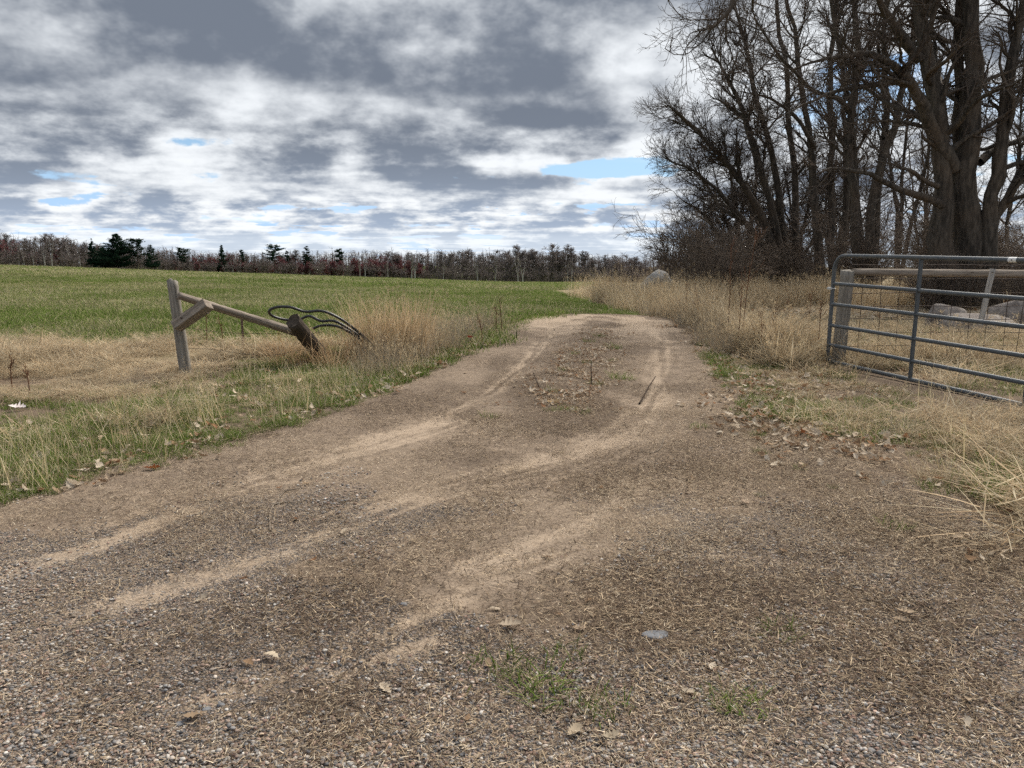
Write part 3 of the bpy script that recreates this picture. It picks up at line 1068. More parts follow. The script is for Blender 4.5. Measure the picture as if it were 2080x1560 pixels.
def grove_levels(n, ln=1.0, tw=1.0, low=0.25):
    return [
        dict(count=int(60 * n), t0=low, t1=1.0, ang=(42, 14), length=(1.0 * ln, 3.2 * ln), S=8, wander=0.15, up=0.09, ratio=0.45, tip=0.25, minr=0.014 * tw, maxr=0.07, k=5),
        dict(count=int(520 * n), t0=0.12, t1=1.0, ang=(40, 14), length=(0.5 * ln, 1.6 * ln), S=6, wander=0.18, up=0.07, ratio=0.6, tip=0.3, minr=0.009 * tw, maxr=0.03, k=3),
        dict(count=int(2600 * n), t0=0.1, t1=1.0, ang=(38, 14), length=(0.3 * ln, 0.95 * ln), S=4, wander=0.2, up=0.07, ratio=0.65, tip=0.4, minr=0.006 * tw, maxr=0.014, k=3),
        dict(count=int(5200 * n), t0=0.2, t1=1.0, ang=(36, 14), length=(0.12 * ln, 0.42 * ln), S=3, wander=0.16, up=0.07, ratio=0.7, tip=0.5, minr=0.0045 * tw, maxr=0.008, k=3),
    ]


Y2 = 27.0
make_tree('ash_tree', 'bare tree with straight upright stems just past the great oak', foot(1745, Y2), [
    stem(1735, [(1738, 430), (1736, 300), (1742, 180), (1738, 60), (1730, -80), (1725, -200)], Y2, 0.17, 0.05),
    stem(1742, [(1735, 400), (1720, 250), (1700, 130), (1668, 0), (1650, -120)], Y2 + .3, 0.14, 0.045),
    stem(1750, [(1770, 420), (1800, 310), (1835, 215), (1868, 100), (1880, -30), (1890, -150)], Y2 - .3, 0.145, 0.05),
    stem(1755, [(1778, 400), (1790, 250), (1795, 120), (1800, -40), (1806, -170)], Y2 + .5, 0.15, 0.05),
    limb([(1736, 235, Y2), (1700, 200, Y2 - .5), (1650, 180, Y2 - 1), (1590, 120, Y2 - 1.8), (1540, 40, Y2 - 2.4)], 0.10, 0.025),
], grove_levels(1.2), M_BARK, M_TWIGBARK, 17)

Y3 = 30.5
make_tree('maple_tree', 'slender bare tree whose thin stems fork low beside the thicket', foot(1668, Y3), [
    stem(1668, [(1660, 420), (1655, 290), (1640, 170), (1625, 50), (1600, -80)], Y3, 0.18, 0.05),
    stem(1675, [(1690, 420), (1690, 300), (1682, 180), (1690, 60), (1700, -80)], Y3 + .4, 0.16, 0.05),
    stem(1680, [(1712, 430), (1720, 330), (1712, 220), (1722, 100), (1740, -60)], Y3 + .8, 0.14, 0.04),
    limb([(1656, 300, Y3), (1610, 235, Y3 - .6), (1560, 200, Y3 - 1.2), (1500, 190, Y3 - 1.8)], 0.09, 0.02),
], grove_levels(0.9), M_BARK, M_TWIGBARK, 23)

Y4 = 32.0
make_tree('oak_tree', 'bare tree arching far out over the field edge of the grove', foot(1585, Y4), [
    stem(1585, [(1560, 470), (1520, 380), (1470, 310), (1425, 262), (1372, 215)], Y4, 0.20, 0.03, dY=-2),
    stem(1590, [(1575, 450), (1545, 330), (1510, 230), (1475, 150), (1445, 90)], Y4 + .2, 0.19, 0.03, dY=-1),
    stem(1595, [(1595, 440), (1575, 300), (1550, 180), (1530, 80), (1505, -10)], Y4 + .5, 0.17, 0.04),
    stem(1582, [(1550, 500), (1500, 440), (1450, 390), (1405, 350), (1352, 320)], Y4 - .2, 0.15, 0.025, dY=-2),
    stem(1600, [(1615, 430), (1608, 290), (1600, 160), (1580, 40), (1570, -60)], Y4 + .9, 0.16, 0.05),
], grove_levels(2.0, 0.9, 1.0, 0.28), M_BARK, M_TWIGBARK, 31)

Y5 = 35.0
make_tree('thorn_tree', 'low dark bushy tree with drooping sprays at the grove edge', foot(1500, Y5), [
    stem(1500, [(1480, 520), (1450, 470), (1418, 430), (1375, 400)], Y5, 0.13, 0.02, dY=-1.5),
    stem(1500, [(1490, 500), (1470, 430), (1440, 370), (1400, 330)], Y5, 0.13, 0.02, dY=-1),
    stem(1505, [(1500, 480), (1495, 400), (1485, 330), (1460, 270)], Y5 + .5, 0.14, 0.02),
    stem(1510, [(1520, 480), (1530, 400), (1525, 320), (1510, 250)], Y5 + .8, 0.13, 0.02),
    stem(1495, [(1460, 540), (1430, 510), (1400, 490), (1365, 475)], Y5 - .4, 0.09, 0.015, dY=-1.5),
], [
    dict(count=110, t0=0.15, t1=1.0, ang=(48, 16), length=(0.9, 2.6), S=7, wander=0.15, up=0.0, ratio=0.5, tip=0.25, minr=0.014, maxr=0.05, k=4),
    dict(count=1000, t0=0.1, t1=1.0, ang=(42, 14), length=(0.5, 1.5), S=5, wander=0.17, up=0.02, ratio=0.6, tip=0.3, minr=0.010, maxr=0.025, k=3),
    dict(count=4500, t0=0.1, t1=1.0, ang=(40, 14), length=(0.3, 0.9), S=4, wander=0.2, up=0.03, ratio=0.65, tip=0.4, minr=0.0065, maxr=0.013, k=3),
    dict(count=8000, t0=0.2, t1=1.0, ang=(38, 14), length=(0.12, 0.38), S=3, wander=0.16, up=0.03, ratio=0.7, tip=0.5, minr=0.005, maxr=0.008, k=3),
], M_BARK, M_TWIGBARK, 37)

for u0, Yt, sd, lab in ((1615, 36.5, 51, 'dark tangled thorn tree between the arching oak and the slender stems'), (1690, 37.5, 52, 'dark tangled thorn tree behind the slender forked stems'), (1560, 40.0, 53, 'tangled thorn tree deep behind the arching oak')):
    make_tree('thorn_tree', lab, foot(u0, Yt), [
        stem(u0, [(u0 - 12, 500), (u0 - 35, 420), (u0 - 60, 350)], Yt, 0.11, 0.02, dY=-1),
        stem(u0, [(u0 + 2, 490), (u0 - 4, 410), (u0 - 18, 330)], Yt + .4, 0.12, 0.02),
        stem(u0, [(u0 + 14, 490), (u0 + 32, 410), (u0 + 40, 340)], Yt + .6, 0.11, 0.02),
        stem(u0, [(u0 + 20, 520), (u0 + 55, 460), (u0 + 80, 400)], Yt, 0.09, 0.02),
    ], [
        dict(count=80, t0=0.12, t1=1.0, ang=(48, 16), length=(0.9, 2.6), S=6, wander=0.16, up=0.03, ratio=0.5, tip=0.25, minr=0.014, maxr=0.05, k=4),
        dict(count=650, t0=0.1, t1=1.0, ang=(42, 14), length=(0.5, 1.5), S=4, wander=0.18, up=0.04, ratio=0.6, tip=0.3, minr=0.010, maxr=0.025, k=3),
        dict(count=3200, t0=0.1, t1=1.0, ang=(40, 14), length=(0.3, 0.8), S=3, wander=0.2, up=0.04, ratio=0.65, tip=0.4, minr=0.0065, maxr=0.013, k=3),
    ], M_BARK, M_TWIGBARK, sd)

# small fan-shaped tree standing clear of the grove
Y7 = 62.0
fan = []
for i, (u, v, d) in enumerate(((1330, 500, 0), (1345, 488, .3), (1358, 484, -.3), (1370, 486, .5), (1384, 494, -.5), (1320, 520, .2))):
    fan.append(stem(1357, [(1357 + (u - 1357) * .25, 552), (1357 + (u - 1357) * .6, 527), (u, v)], Y7, 0.12, 0.03, 0.5, d))
make_tree('fan_shaped_tree', 'small bare tree with stems spread like a fan behind the grey boulder', foot(1357, Y7), fan, [
    dict(count=40, t0=0.35, t1=1.0, ang=(30, 10), length=(0.5, 1.3), S=5, wander=0.1, up=0.12, ratio=0.6, tip=0.3, minr=0.022, maxr=0.05, k=3),
    dict(count=300, t0=0.2, t1=1.0, ang=(32, 10), length=(0.3, 0.9), S=4, wander=0.12, up=0.1, ratio=0.6, tip=0.4, minr=0.014, maxr=0.03, k=3),
], M_BARK2, M_FARTWIG, 41)


# --- generic bare trees for the background: shared meshes
def gen_tree(name, h, seed, nst, spread, bark, twig, twr, dens=1.0, trunk_r=0.16, low=0.3, up=0.1, ln=1.0):
    g_ = np.random.default_rng(seed)
    stems = []
    for i in range(nst):
        a = g_.random() * 6.28
        q = spread * (0.3 + 0.7 * g_.random()) if nst > 1 else spread * 0.15
        hh = h * (0.85 + 0.2 * g_.random())
        stems.append(([np.array([0, 0, -0.3]), np.array([math.cos(a) * q * .15, math.sin(a) * q * .15, hh * .3]), np.array([math.cos(a) * q * .55, math.sin(a) * q * .55, hh * .65]), np.array([math.cos(a) * q, math.sin(a) * q, hh])], trunk_r, trunk_r * 0.2, 0.6))
    s = h / 10.0 * ln
    lv = [dict(count=int(45 * dens), t0=low, t1=1.0, ang=(45, 14), length=(1.2 * s, 3.4 * s), S=6, wander=0.14, up=up, ratio=0.5, tip=0.25, minr=twr * 1.8, maxr=0.09, k=4),
          dict(count=int(330 * dens), t0=0.15, t1=1.0, ang=(40, 14), length=(0.6 * s, 1.7 * s), S=4, wander=0.18, up=up, ratio=0.6, tip=0.35, minr=twr * 1.2, maxr=0.04, k=3),
          dict(count=int(1300 * dens), t0=0.15, t1=1.0, ang=(38, 14), length=(0.35 * s, 0.95 * s), S=3, wander=0.18, up=up, ratio=0.7, tip=0.4, minr=twr, maxr=0.03, k=3)]
    return make_tree(name, 'x', np.zeros(3), stems, lv, bark, twig, seed + 100, stem_k=6)


def settle(o, x, y, s=1.0, rz=None, sink=0.0):
    o.location = (x, y, float(H(x, y)) - sink)
    o.rotation_euler = (0, 0, rng.random() * 6.28 if rz is None else rz)
    o.scale = (s, s, s)


def relabel(o, label, cat, group=None):
    o['label'] = label
    o['category'] = cat
    if group:
        o['group'] = group


# background of the grove on the right
protos = [gen_tree('bare_tree', 11.0, 200 + i, n, sp, M_BARK, M_TWIGBARK, 0.008, 0.8, 0.105, 0.3) for i, (n, sp) in enumerate(((2, 1.6), (1, 1.5), (3, 2.4), (2, 2.2)))]
spots = [(1640, 44), (1700, 40), (1800, 38), (1860, 43), (1915, 36), (2010, 34), (2070, 40), (2120, 33), (1960, 52), (2040, 58), (1850, 60), (1680, 62)]
usedp = set()
for i, (u, Yd) in enumerate(spots):
    k = i % 4
    o = protos[k] if k not in usedp else copy_tree(protos[k])
    usedp.add(k)
    relabel(o, 'bare dark tree deep in the grove behind the great oak', 'tree', 'bare trees deep in the grove')
    f = foot(u, Yd)
    settle(o, f[0], f[1], 0.85 + 0.4 * rng.random())


def gen_shrub(name, h, seed, n, twig, twr, spread=0.9):
    g_ = np.random.default_rng(seed)
    stems = []
    for i in range(n):
        a = g_.random() * 6.28
        q = spread * h * (0.15 + 0.55 * g_.random())
        b = g_.random() * 0.35
        hh = h * (0.55 + 0.45 * g_.random())
        stems.append(([np.array([math.cos(a) * b, math.sin(a) * b, -0.1]), np.array([math.cos(a) * (b + q * .3), math.sin(a) * (b + q * .3), hh * .5]), np.array([math.cos(a) * (b + q), math.sin(a) * (b + q), hh])], 0.022, 0.006, 0.3))
    lv = [dict(count=n * 7, t0=0.15, t1=1.0, ang=(40, 14), length=(0.3 * h, 0.6 * h), S=5, wander=0.16, up=0.08, ratio=0.6, tip=0.3, minr=twr * 1.4, maxr=0.016, k=3),
          dict(count=n * 34, t0=0.1, t1=1.0, ang=(40, 16), length=(0.15 * h, 0.36 * h), S=4, wander=0.2, up=0.06, ratio=0.7, tip=0.4, minr=twr, maxr=0.01, k=3),
          dict(count=n * 75, t0=0.1, t1=1.0, ang=(40, 16), length=(0.07 * h, 0.18 * h), S=3, wander=0.2, up=0.05, ratio=0.7, tip=0.5, minr=twr * 0.8, maxr=0.008, k=3)]
    return make_tree(name, 'x', np.zeros(3), stems, lv, M_BRUSH, twig, seed + 50, stem_k=4)


shr = [gen_shrub('bare_shrub', 2.6, 300 + i, 16, M_BRUSH, 0.006) for i in range(4)]
sspots = []
for k in range(30):
    u = 1400 + 700 * rng.random()
    sspots.append((u, 25 + 14 * rng.random() if u < 1800 else 22.5 + 15 * rng.random()))
for k in range(10):
    sspots.append((1390 + 180 * rng.random(), 31 + 12 * rng.random()))
for k in range(10):
    sspots.append((1840 + 300 * rng.random(), 18.5 + 3 * rng.random()))
usedp = set()
for i, (u, Yd) in enumerate(sspots):
    k = i % 4
    o = shr[k] if k not in usedp else copy_tree(shr[k])
    usedp.add(k)
    relabel(o, 'leafless brown shrub crowded in the thicket beneath the bare trees', 'shrub', 'shrubs of the thicket')
    f = foot(u, Yd)
    settle(o, f[0], f[1], (0.55 + 0.85 * rng.random()) * (0.62 if Yd < 22 else 1.0))

# --- the wood along the far side of the field
far = [gen_tree('bare_tree', 10.0, 400 + i, n, sp, M_BARK2, M_FARTWIG, 0.024, 1.0, 0.15, 0.22, 0.12, 0.85) for i, (n, sp) in enumerate(((1, 2), (2, 1.6), (1, 1.5), (3, 2.2), (1, 1.2)))]
red = [gen_tree('red_maple_tree', 8.0, 430 + i, n, sp, M_BARK2, M_RED, 0.042, 1.3, 0.13, 0.15, 0.14, 0.95) for i, (n, sp) in enumerate(((2, 1.6), (3, 2.2), (2, 1.2)))]
birch = [gen_tree('birch_tree', 9.0, 460 + i, n, sp, M_BIRCH, M_FARTWIG, 0.022, 0.6, 0.15, 0.4, 0.14, 0.6) for i, (n, sp) in enumerate(((2, 2.4), (1, 1.0), (3, 2.0)))]
pools = {'far': (far, 'bare_tree', 'bare grey-brown tree massed in the wood across the field', 'bare trees across the field'),
         'red': (red, 'red_maple_tree', 'maroon budding tree in the wood across the field', 'maroon trees across the field'),
         'birch': (birch, 'birch_tree', 'white-trunked birch on the edge of the wood across the field', 'birches across the field')}
count = {'far': 0, 'red': 0, 'birch': 0}


def top_of_wood(u):
    return float(np.interp(u, [-430, 0, 40, 55, 150, 185, 230, 330, 420, 560, 680, 760, 830, 900, 1000, 1060, 1120, 1200, 1280, 1400, 1600], [478, 470, 476, 488, 484, 492, 502, 506, 514, 518, 512, 512, 516, 512, 514, 510, 514, 520, 524, 520, 515]))


def place_far(kind, u, Yd, scale_to=None, k=None):
    pool, nm, lab, grp = pools[kind]
    c = count[kind]
    o = pool[c] if c < len(pool) else copy_tree(pool[int(rng.integers(len(pool)))])
    count[kind] += 1
    relabel(o, lab, 'tree', grp)
    f = foot(u, Yd)
    hh = (f[2] * -1 + EYE + (493 - scale_to) / 1563.0 * Yd)
    base_h = {'far': 11.3, 'red': 9.2, 'birch': 9.8}[kind]
    sc = max(0.35, hh / base_h)
    settle(o, f[0], f[1], sc)
    if kind != 'birch':
        o.scale = (sc * 1.45, sc * 1.45, sc)


for row, (Yd, n) in enumerate(((227, 88), (235, 106), (245, 106))):
    for i in range(n):
        u = -430 + (1560 + 430) * (i + rng.random()) / n
        y = Yd + rng.normal() * 3
        top = top_of_wood(u) + rng.normal() * 8 + 7 * math.sin(u * 0.021 + 1.3 * math.sin(u * .008)) + 6 * math.sin(u * 0.057 + 2) + (8 if row == 0 else 0)
        redzone = np.interp(u, [-90, 60, 130, 380, 430, 560, 830, 880, 2000], [.0, .12, .12, .15, .65, .95, .85, .0, 0])
        if rng.random() < redzone:
            place_far('red', u, y, top + 8 + 6 * rng.random())
        else:
            place_far('far', u, y, top)
for u, tp in ((52, 506), (70, 505), (80, 500), (120, 500), (135, 490), (172, 498), (190, 505), (98, 512), (490, 530), (505, 528), (580, 540), (740, 532), (750, 528), (795, 536), (842, 518), (848, 520), (905, 530), (972, 534), (1008, 528), (1052, 525), (1061, 522), (1150, 534), (1158, 530)):
    place_far('birch', u, 218.5 + rng.normal() * 1.0, tp - 8)
for i in range(34):
    u = 415 + 440 * (i + rng.random()) / 34
    place_far('red', u, 223 + rng.normal(), top_of_wood(u) + 10 + 10 * rng.random())
# behind them the wood goes on as one mass
g_ = np.random.default_rng(77)
n = 3000
uu = -450 + 2090 * g_.random(n)
yy = 250 + 50 * g_.random(n)
xx = (uu - 1040) / 1563 * yy * 1.02
zz = H(xx, yy)
tops = np.array([top_of_wood(u) for u in uu])
hh = np.maximum(2.0, -zz + EYE + (493 - tops - 4 + g_.normal(size=n) * 5) / 1563 * yy)
lean = g_.normal(size=(n, 2)) * 0.06
b0 = np.stack([xx, yy, zz - 0.3], -1)
b1 = b0 + np.stack([lean[:, 0] * hh, lean[:, 1] * hh, hh + 0.3], -1)
P = np.stack([b0, (b0 + b1) / 2 + g_.normal(size=(n, 3)) * 0.12, b1], 1)
parts = [tubes(P, np.tile(np.array([[0.13, 0.09, 0.03]]), (n, 1)), 3)]
m = n * 14
i = g_.integers(n, size=m)
t = 0.15 + 0.85 * g_.random(m)
c0 = P[i, 0] + (P[i, 2] - P[i, 0]) * t[:, None]
d = unit(g_.normal(size=(m, 3)) + np.array([0, 0, 0.9])) * (0.8 + 1.4 * g_.random(m))[:, None]
Q = np.stack([c0, c0 + d * 0.5 + g_.normal(size=(m, 3)) * 0.08, c0 + d], 1)
Q[:, 2, 2] = np.minimum(Q[:, 2, 2], P[i, 2, 2] + 0.4)
parts.append(tubes(Q, np.tile(np.array([[0.05, 0.04, 0.018]]), (m, 1)), 3))
m = 9000
u2 = -450 + 2090 * g_.random(m)
y2 = 240 + 40 * g_.random(m)
x2 = (u2 - 1040) / 1563 * y2 * 1.02
c0 = np.stack([x2, y2, H(x2, y2) - 0.1], -1)
c1 = c0 + np.stack([g_.normal(size=m) * .7, g_.normal(size=m) * .7, 1.5 + 3 * g_.random(m)], -1)
parts.append(tubes(np.stack([c0, (c0 + c1) / 2 + g_.normal(size=(m, 3)) * .15, c1], 1), np.tile(np.array([[0.06, 0.05, 0.03]]), (m, 1)), 3))
V, F = join(parts)
obj('far_woods', mesh_from('far_woods', V, F, M_FARTWIG), label='depth of bare grey woodland behind the trees across the field', cat='woods', kind='stuff')

# a thin belt of low scrub closes the foot of that wood
scrub = [gen_shrub('scrub', 3.4, 520 + i, 14, M_FARTWIG, 0.03, 1.1) for i in range(2)]
for i in range(90):
    o = scrub[i] if i < 2 else copy_tree(scrub[i % 2])
    relabel(o, 'low leafless scrub bush along the foot of the wood across the field', 'shrub', 'scrub along the far field edge')
    u = -420 + 1900 * (i + rng.random()) / 90
    f = foot(u, 221 + rng.normal() * 3)
    settle(o, f[0], f[1], 0.7 + 0.5 * rng.random())


# --- evergreens
def conifer(name, label, u, Yd, top, width, seed, style):
    g_ = np.random.default_rng(seed)
    f = foot(u, Yd)
    h = -f[2] + EYE + (493 - top) / 1563.0 * Yd
    w = width / 1563.0 * Yd / 2
    root = thing(name, label, 'tree', tuple(f), g_.random() * 6)
    V, F = tubes(np.array([[(0, 0, -0.3), (0.05, 0, h * .3), (0, 0.05, h * .7), (0, 0, h)]]), np.array([[0.22, 0.17, 0.09, 0.02]]) * h / 10, 7)
    obj('trunk', mesh_from('trunk', V, F, M_BARK), root)
    vs, fs, cs, bs = [], [], [], []
    z0 = {'spruce': 0.10, 'broad': 0.06, 'open': 0.35, 'small': 0.12}[style]
    nb = {'spruce': 110, 'broad': 190, 'open': 60, 'small': 90}[style]
    for i in range(nb):
        q = z0 + (1 - z0) * g_.random() ** (1.15 if style != 'open' else 0.8)
        if style == 'spruce':
            r = w * (1 - q) ** 0.9 / (1 - z0) ** 0.9 + 0.1
        elif style == 'broad':
            r = w * (1 - max(0, (q - 0.3) / 0.7) ** 1.5) * (0.75 + 0.4 * g_.random()) + 0.25
        elif style == 'open':
            r = w * (0.5 + 0.5 * math.sin((q - z0) / (1 - z0) * 3.1)) * (0.6 + 0.6 * g_.random()) + 0.2
        else:
            r = w * (1 - q) ** 0.7 + 0.15
        r *= 0.7 + 0.5 * g_.random()
        a = g_.random() * 6.283
        d = np.array([math.cos(a), math.sin(a), 0.25 * g_.random() + (0.15 if style != 'spruce' else -0.15)])
        p0 = np.array([0, 0, q * h])
        p1 = p0 + d * r
        bs.append(np.stack([p0, (p0 + p1) / 2 - [0, 0, .03 * r], p1]))
        m = int(10 + 26 * r)
        t = 0.25 + 0.75 * g_.random(m)
        c = p0 + (p1 - p0) * t[:, None] + g_.normal(size=(m, 3)) * np.array([.16, .16, .07]) * (0.6 + r * .35)
        s = (0.10 + 0.22 * g_.random(m)) * (h / 10) ** 0.5
        dd = unit(d + 0.7 * g_.normal(size=(m, 3)))
        sd = unit(np.cross(dd, g_.normal(size=(m, 3))))
        quad = np.stack([c - dd * s[:, None] * .4 - sd * s[:, None] * .3, c - dd * s[:, None] * .4 + sd * s[:, None] * .3, c + dd * s[:, None] * 1.1 + sd * s[:, None] * .12, c + dd * s[:, None] * 1.1 - sd * s[:, None] * .12], 1)
        vs.append(quad.reshape(-1, 3))
        k = (0.6 + 0.8 * g_.random(m))[:, None, None]
        cs.append((np.array([0.020, 0.042, 0.026]) * k * np.ones((m, 4, 1))).reshape(-1, 3))
    V = np.concatenate(vs)
    F = np.arange(len(V)).reshape(-1, 4)
    obj('foliage', mesh_from('foliage', V, F, M_NEEDLE, False, np.concatenate(cs)), root)
    V, F = tubes(np.stack(bs), np.tile(np.array([[0.05, 0.035, 0.015]]), (nb, 1)), 3)
    obj('boughs', mesh_from('boughs', V, F, M_BARK), root)
    return root


conifer('pine_tree', 'large broad dark pine, biggest evergreen across the field', 265, 216, 476, 62, 1, 'broad')
conifer('pine_tree', 'dark pine hugging the left flank of the biggest evergreen', 238, 219, 503, 34, 2, 'broad')
conifer('spruce_tree', 'narrow pointed spruce standing alone between birches and the biggest evergreen', 216, 216, 484, 26, 3, 'spruce')
conifer('pine_tree', 'flat-topped open pine with gaps between its boughs', 303, 217, 487, 36, 4, 'open')
conifer('pine_tree', 'bushy green pine beside the flat-topped open pine', 331, 216, 498, 38, 5, 'small')
conifer('spruce_tree', 'spruce with a narrow tip rising above the maroon trees', 470, 224, 498, 24, 6, 'spruce')
conifer('pine_tree', 'ragged dark pine among bare trees near the bushy pine', 392, 226, 505, 30, 7, 'open')
conifer('pine_tree', 'tufted pine with a twin top poking out of the maroon trees', 573, 232, 499, 34, 8, 'open')
conifer('pine_tree', 'small tufted pine right beside the twin-topped one', 598, 234, 509, 20, 9, 'small')
conifer('pine_tree', 'rounded pine crown rising alone above the maroon trees', 637, 236, 499, 30, 10, 'small')
conifer('pine_tree', 'little dark pine top showing above the reddest trees', 700, 240, 506, 16, 11, 'open')
conifer('pine_tree', 'dark pine half lost in bare trees beside the narrow-tipped spruce', 509, 228, 507, 18, 12, 'small')

# ---------------------------------------------------------------- grass, straw, leaves, gravel
def blades(b, phi, th0, kap, L, W, S, c0, c1, twist=None):
    """Curved tapering strips. All arguments are per blade arrays."""
    n = len(b)
    s = np.linspace(0, 1, S + 1)
    th = th0[:, None] + kap[:, None] * s[None]
    ds = (L / S)[:, None]
    hx = np.concatenate([np.zeros((n, 1)), np.cumsum(np.sin(th[:, :-1]) * ds, 1)], 1)
    hz = np.concatenate([np.zeros((n, 1)), np.cumsum(np.cos(th[:, :-1]) * ds, 1)], 1)
    P = np.stack([b[:, None, 0] + hx * np.cos(phi)[:, None], b[:, None, 1] + hx * np.sin(phi)[:, None], b[:, None, 2] + hz], -1)
    ps = phi + (twist if twist is not None else 0)
    sd = np.stack([-np.sin(ps), np.cos(ps), np.zeros(n)], -1)
    w = W[:, None] * (1 - 0.92 * s[None] ** 1.6) * 0.5
    A = P - sd[:, None] * w[..., None]
    B = P + sd[:, None] * w[..., None]
    V = np.stack([A, B], 2).reshape(-1, 3)
    base = (np.arange(n) * (S + 1) * 2)[:, None]
    k = (np.arange(S) * 2)[None]
    F = np.stack([base + k, base + k + 1, base + k + 3, base + k + 2], -1).reshape(-1, 4)
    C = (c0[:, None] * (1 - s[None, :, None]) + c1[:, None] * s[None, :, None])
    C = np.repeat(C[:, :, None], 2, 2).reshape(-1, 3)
    return V, F, C, P[:, -1]


def cjoin(parts):
    vs, fs, cs, o = [], [], [], 0
    for p in parts:
        vs.append(p[0])
        fs.append(p[1] + o)
        cs.append(p[2])
        o += len(p[0])
    return np.concatenate(vs), np.concatenate(fs), np.concatenate(cs)


def pal(cols, n, g_, jit=0.18):
    c = np.asarray(cols)[g_.integers(len(cols), size=n)]
    return c * (1 + jit * g_.normal(size=(n, 1)))


def disc(n, r, g_):
    a, q = g_.random(n) * 6.283, r * np.sqrt(g_.random(n))
    return np.stack([q * np.cos(a), q * np.sin(a), np.zeros(n)], -1)


GREENS = [(0.105, 0.165, 0.030), (0.145, 0.210, 0.042), (0.082, 0.128, 0.026), (0.180, 0.225, 0.065)]
STRAWS = [(0.58, 0.490, 0.340), (0.48, 0.395, 0.265), (0.65, 0.57, 0.42), (0.37, 0.295, 0.195)]
TANS = [(0.56, 0.43, 0.285), (0.46, 0.345, 0.22), (0.64, 0.51, 0.35), (0.36, 0.265, 0.17)]
FSTRAW = [(0.36, 0.32, 0.18), (0.28, 0.25, 0.13), (0.44, 0.39, 0.24)]
GREYS = [(0.30, 0.265, 0.205), (0.24, 0.205, 0.155), (0.38, 0.33, 0.25)]
LEAFC = [(0.37, 0.27, 0.18), (0.45, 0.35, 0.25), (0.28, 0.185, 0.115), (0.55, 0.46, 0.35), (0.58, 0.50, 0.40), (0.27, 0.15, 0.085), (0.46, 0.38, 0.29)]


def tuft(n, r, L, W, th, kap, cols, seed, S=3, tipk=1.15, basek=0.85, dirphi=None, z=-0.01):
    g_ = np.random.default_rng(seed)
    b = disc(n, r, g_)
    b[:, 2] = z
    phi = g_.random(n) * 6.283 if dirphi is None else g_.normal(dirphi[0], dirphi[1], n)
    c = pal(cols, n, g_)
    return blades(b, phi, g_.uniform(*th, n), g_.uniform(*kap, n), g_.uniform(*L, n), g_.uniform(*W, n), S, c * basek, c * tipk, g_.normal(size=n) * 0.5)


def variants(name, makers, mat):
    col = bpy.data.collections.new(name)
    for i, v in enumerate(makers):
        V, F, C = v[:3]
        me = mesh_from('%s_%02d' % (name, i), V, F, mat, False, C)
        o = bpy.data.objects.new('%s_%02d' % (name, i), me)
        col.objects.link(o)
    return col, len(makers)


def scatter(name, label, cat, col, pts, rot, scl, idx):
    me = bpy.data.meshes.new(name)
    pts = np.ascontiguousarray(pts, dtype=np.float32)
    me.vertices.add(len(pts))
    me.vertices.foreach_set('co', pts.ravel())
    for nm, arr in (('rot', rot), ('scl', scl)):
        a = me.attributes.new(nm, 'FLOAT_VECTOR', 'POINT')
        a.data.foreach_set('vector', np.ascontiguousarray(arr, dtype=np.float32).ravel())
    a = me.attributes.new('idx', 'INT', 'POINT')
    a.data.foreach_set('value', np.ascontiguousarray(idx, dtype=np.int32))
    o = obj(name, me, label=label, cat=cat, kind='stuff')
    t = bpy.data.node_groups.new(name + '_scatter', 'GeometryNodeTree')
    t.interface.new_socket('Geometry', in_out='INPUT', socket_type='NodeSocketGeometry')
    t.interface.new_socket('Geometry', in_out='OUTPUT', socket_type='NodeSocketGeometry')
    n, l = t.nodes, t.links
    gi, go = n.new('NodeGroupInput'), n.new('NodeGroupOutput')
    ip = n.new('GeometryNodeInstanceOnPoints')
    ci = n.new('GeometryNodeCollectionInfo')
    ci.inputs['Collection'].default_value = col
    ci.inputs['Separate Children'].default_value = True
    ci.inputs['Reset Children'].default_value = True
    ip.inputs['Pick Instance'].default_value = True

    def na(nm, ty):
        q = n.new('GeometryNodeInputNamedAttribute')
        q.data_type = ty
        q.inputs['Name'].default_value = nm
        return [s for s in q.outputs if s.enabled][0]
    l.new(gi.outputs[0], ip.inputs['Points'])
    l.new(ci.outputs[0], ip.inputs['Instance'])
    l.new(na('idx', 'INT'), ip.inputs['Instance Index'])
    e = n.new('FunctionNodeEulerToRotation')
    l.new(na('rot', 'FLOAT_VECTOR'), e.inputs[0])
    l.new(e.outputs[0], ip.inputs['Rotation'])
    l.new(na('scl', 'FLOAT_VECTOR'), ip.inputs['Scale'])
    l.new(ip.outputs[0], go.inputs[0])
    m = o.modifiers.new('scatter', 'NODES')
    m.node_group = t
    return o


def sample(n, wfun, ylo, yhi, ulo, uhi, g_, power=1.0, tries=30):
    """Points on the land: density follows wfun and falls off with distance."""
    out = []
    got = 0
    for _ in range(tries):
        m = n * 2
        q = g_.random(m)
        if power == 1.0:
            Y = ylo * (yhi / ylo) ** q
        else:
            p = 1 - power
            Y = (ylo ** p + q * (yhi ** p - ylo ** p)) ** (1 / p)
        X = (ulo + (uhi - ulo) * g_.random(m)) * Y
        k = g_.random(m) < wfun(X, Y)
        out.append(np.stack([X[k], Y[k]], -1))
        got += k.sum()
        if got >= n:
            break
    return np.concatenate(out)[:n]


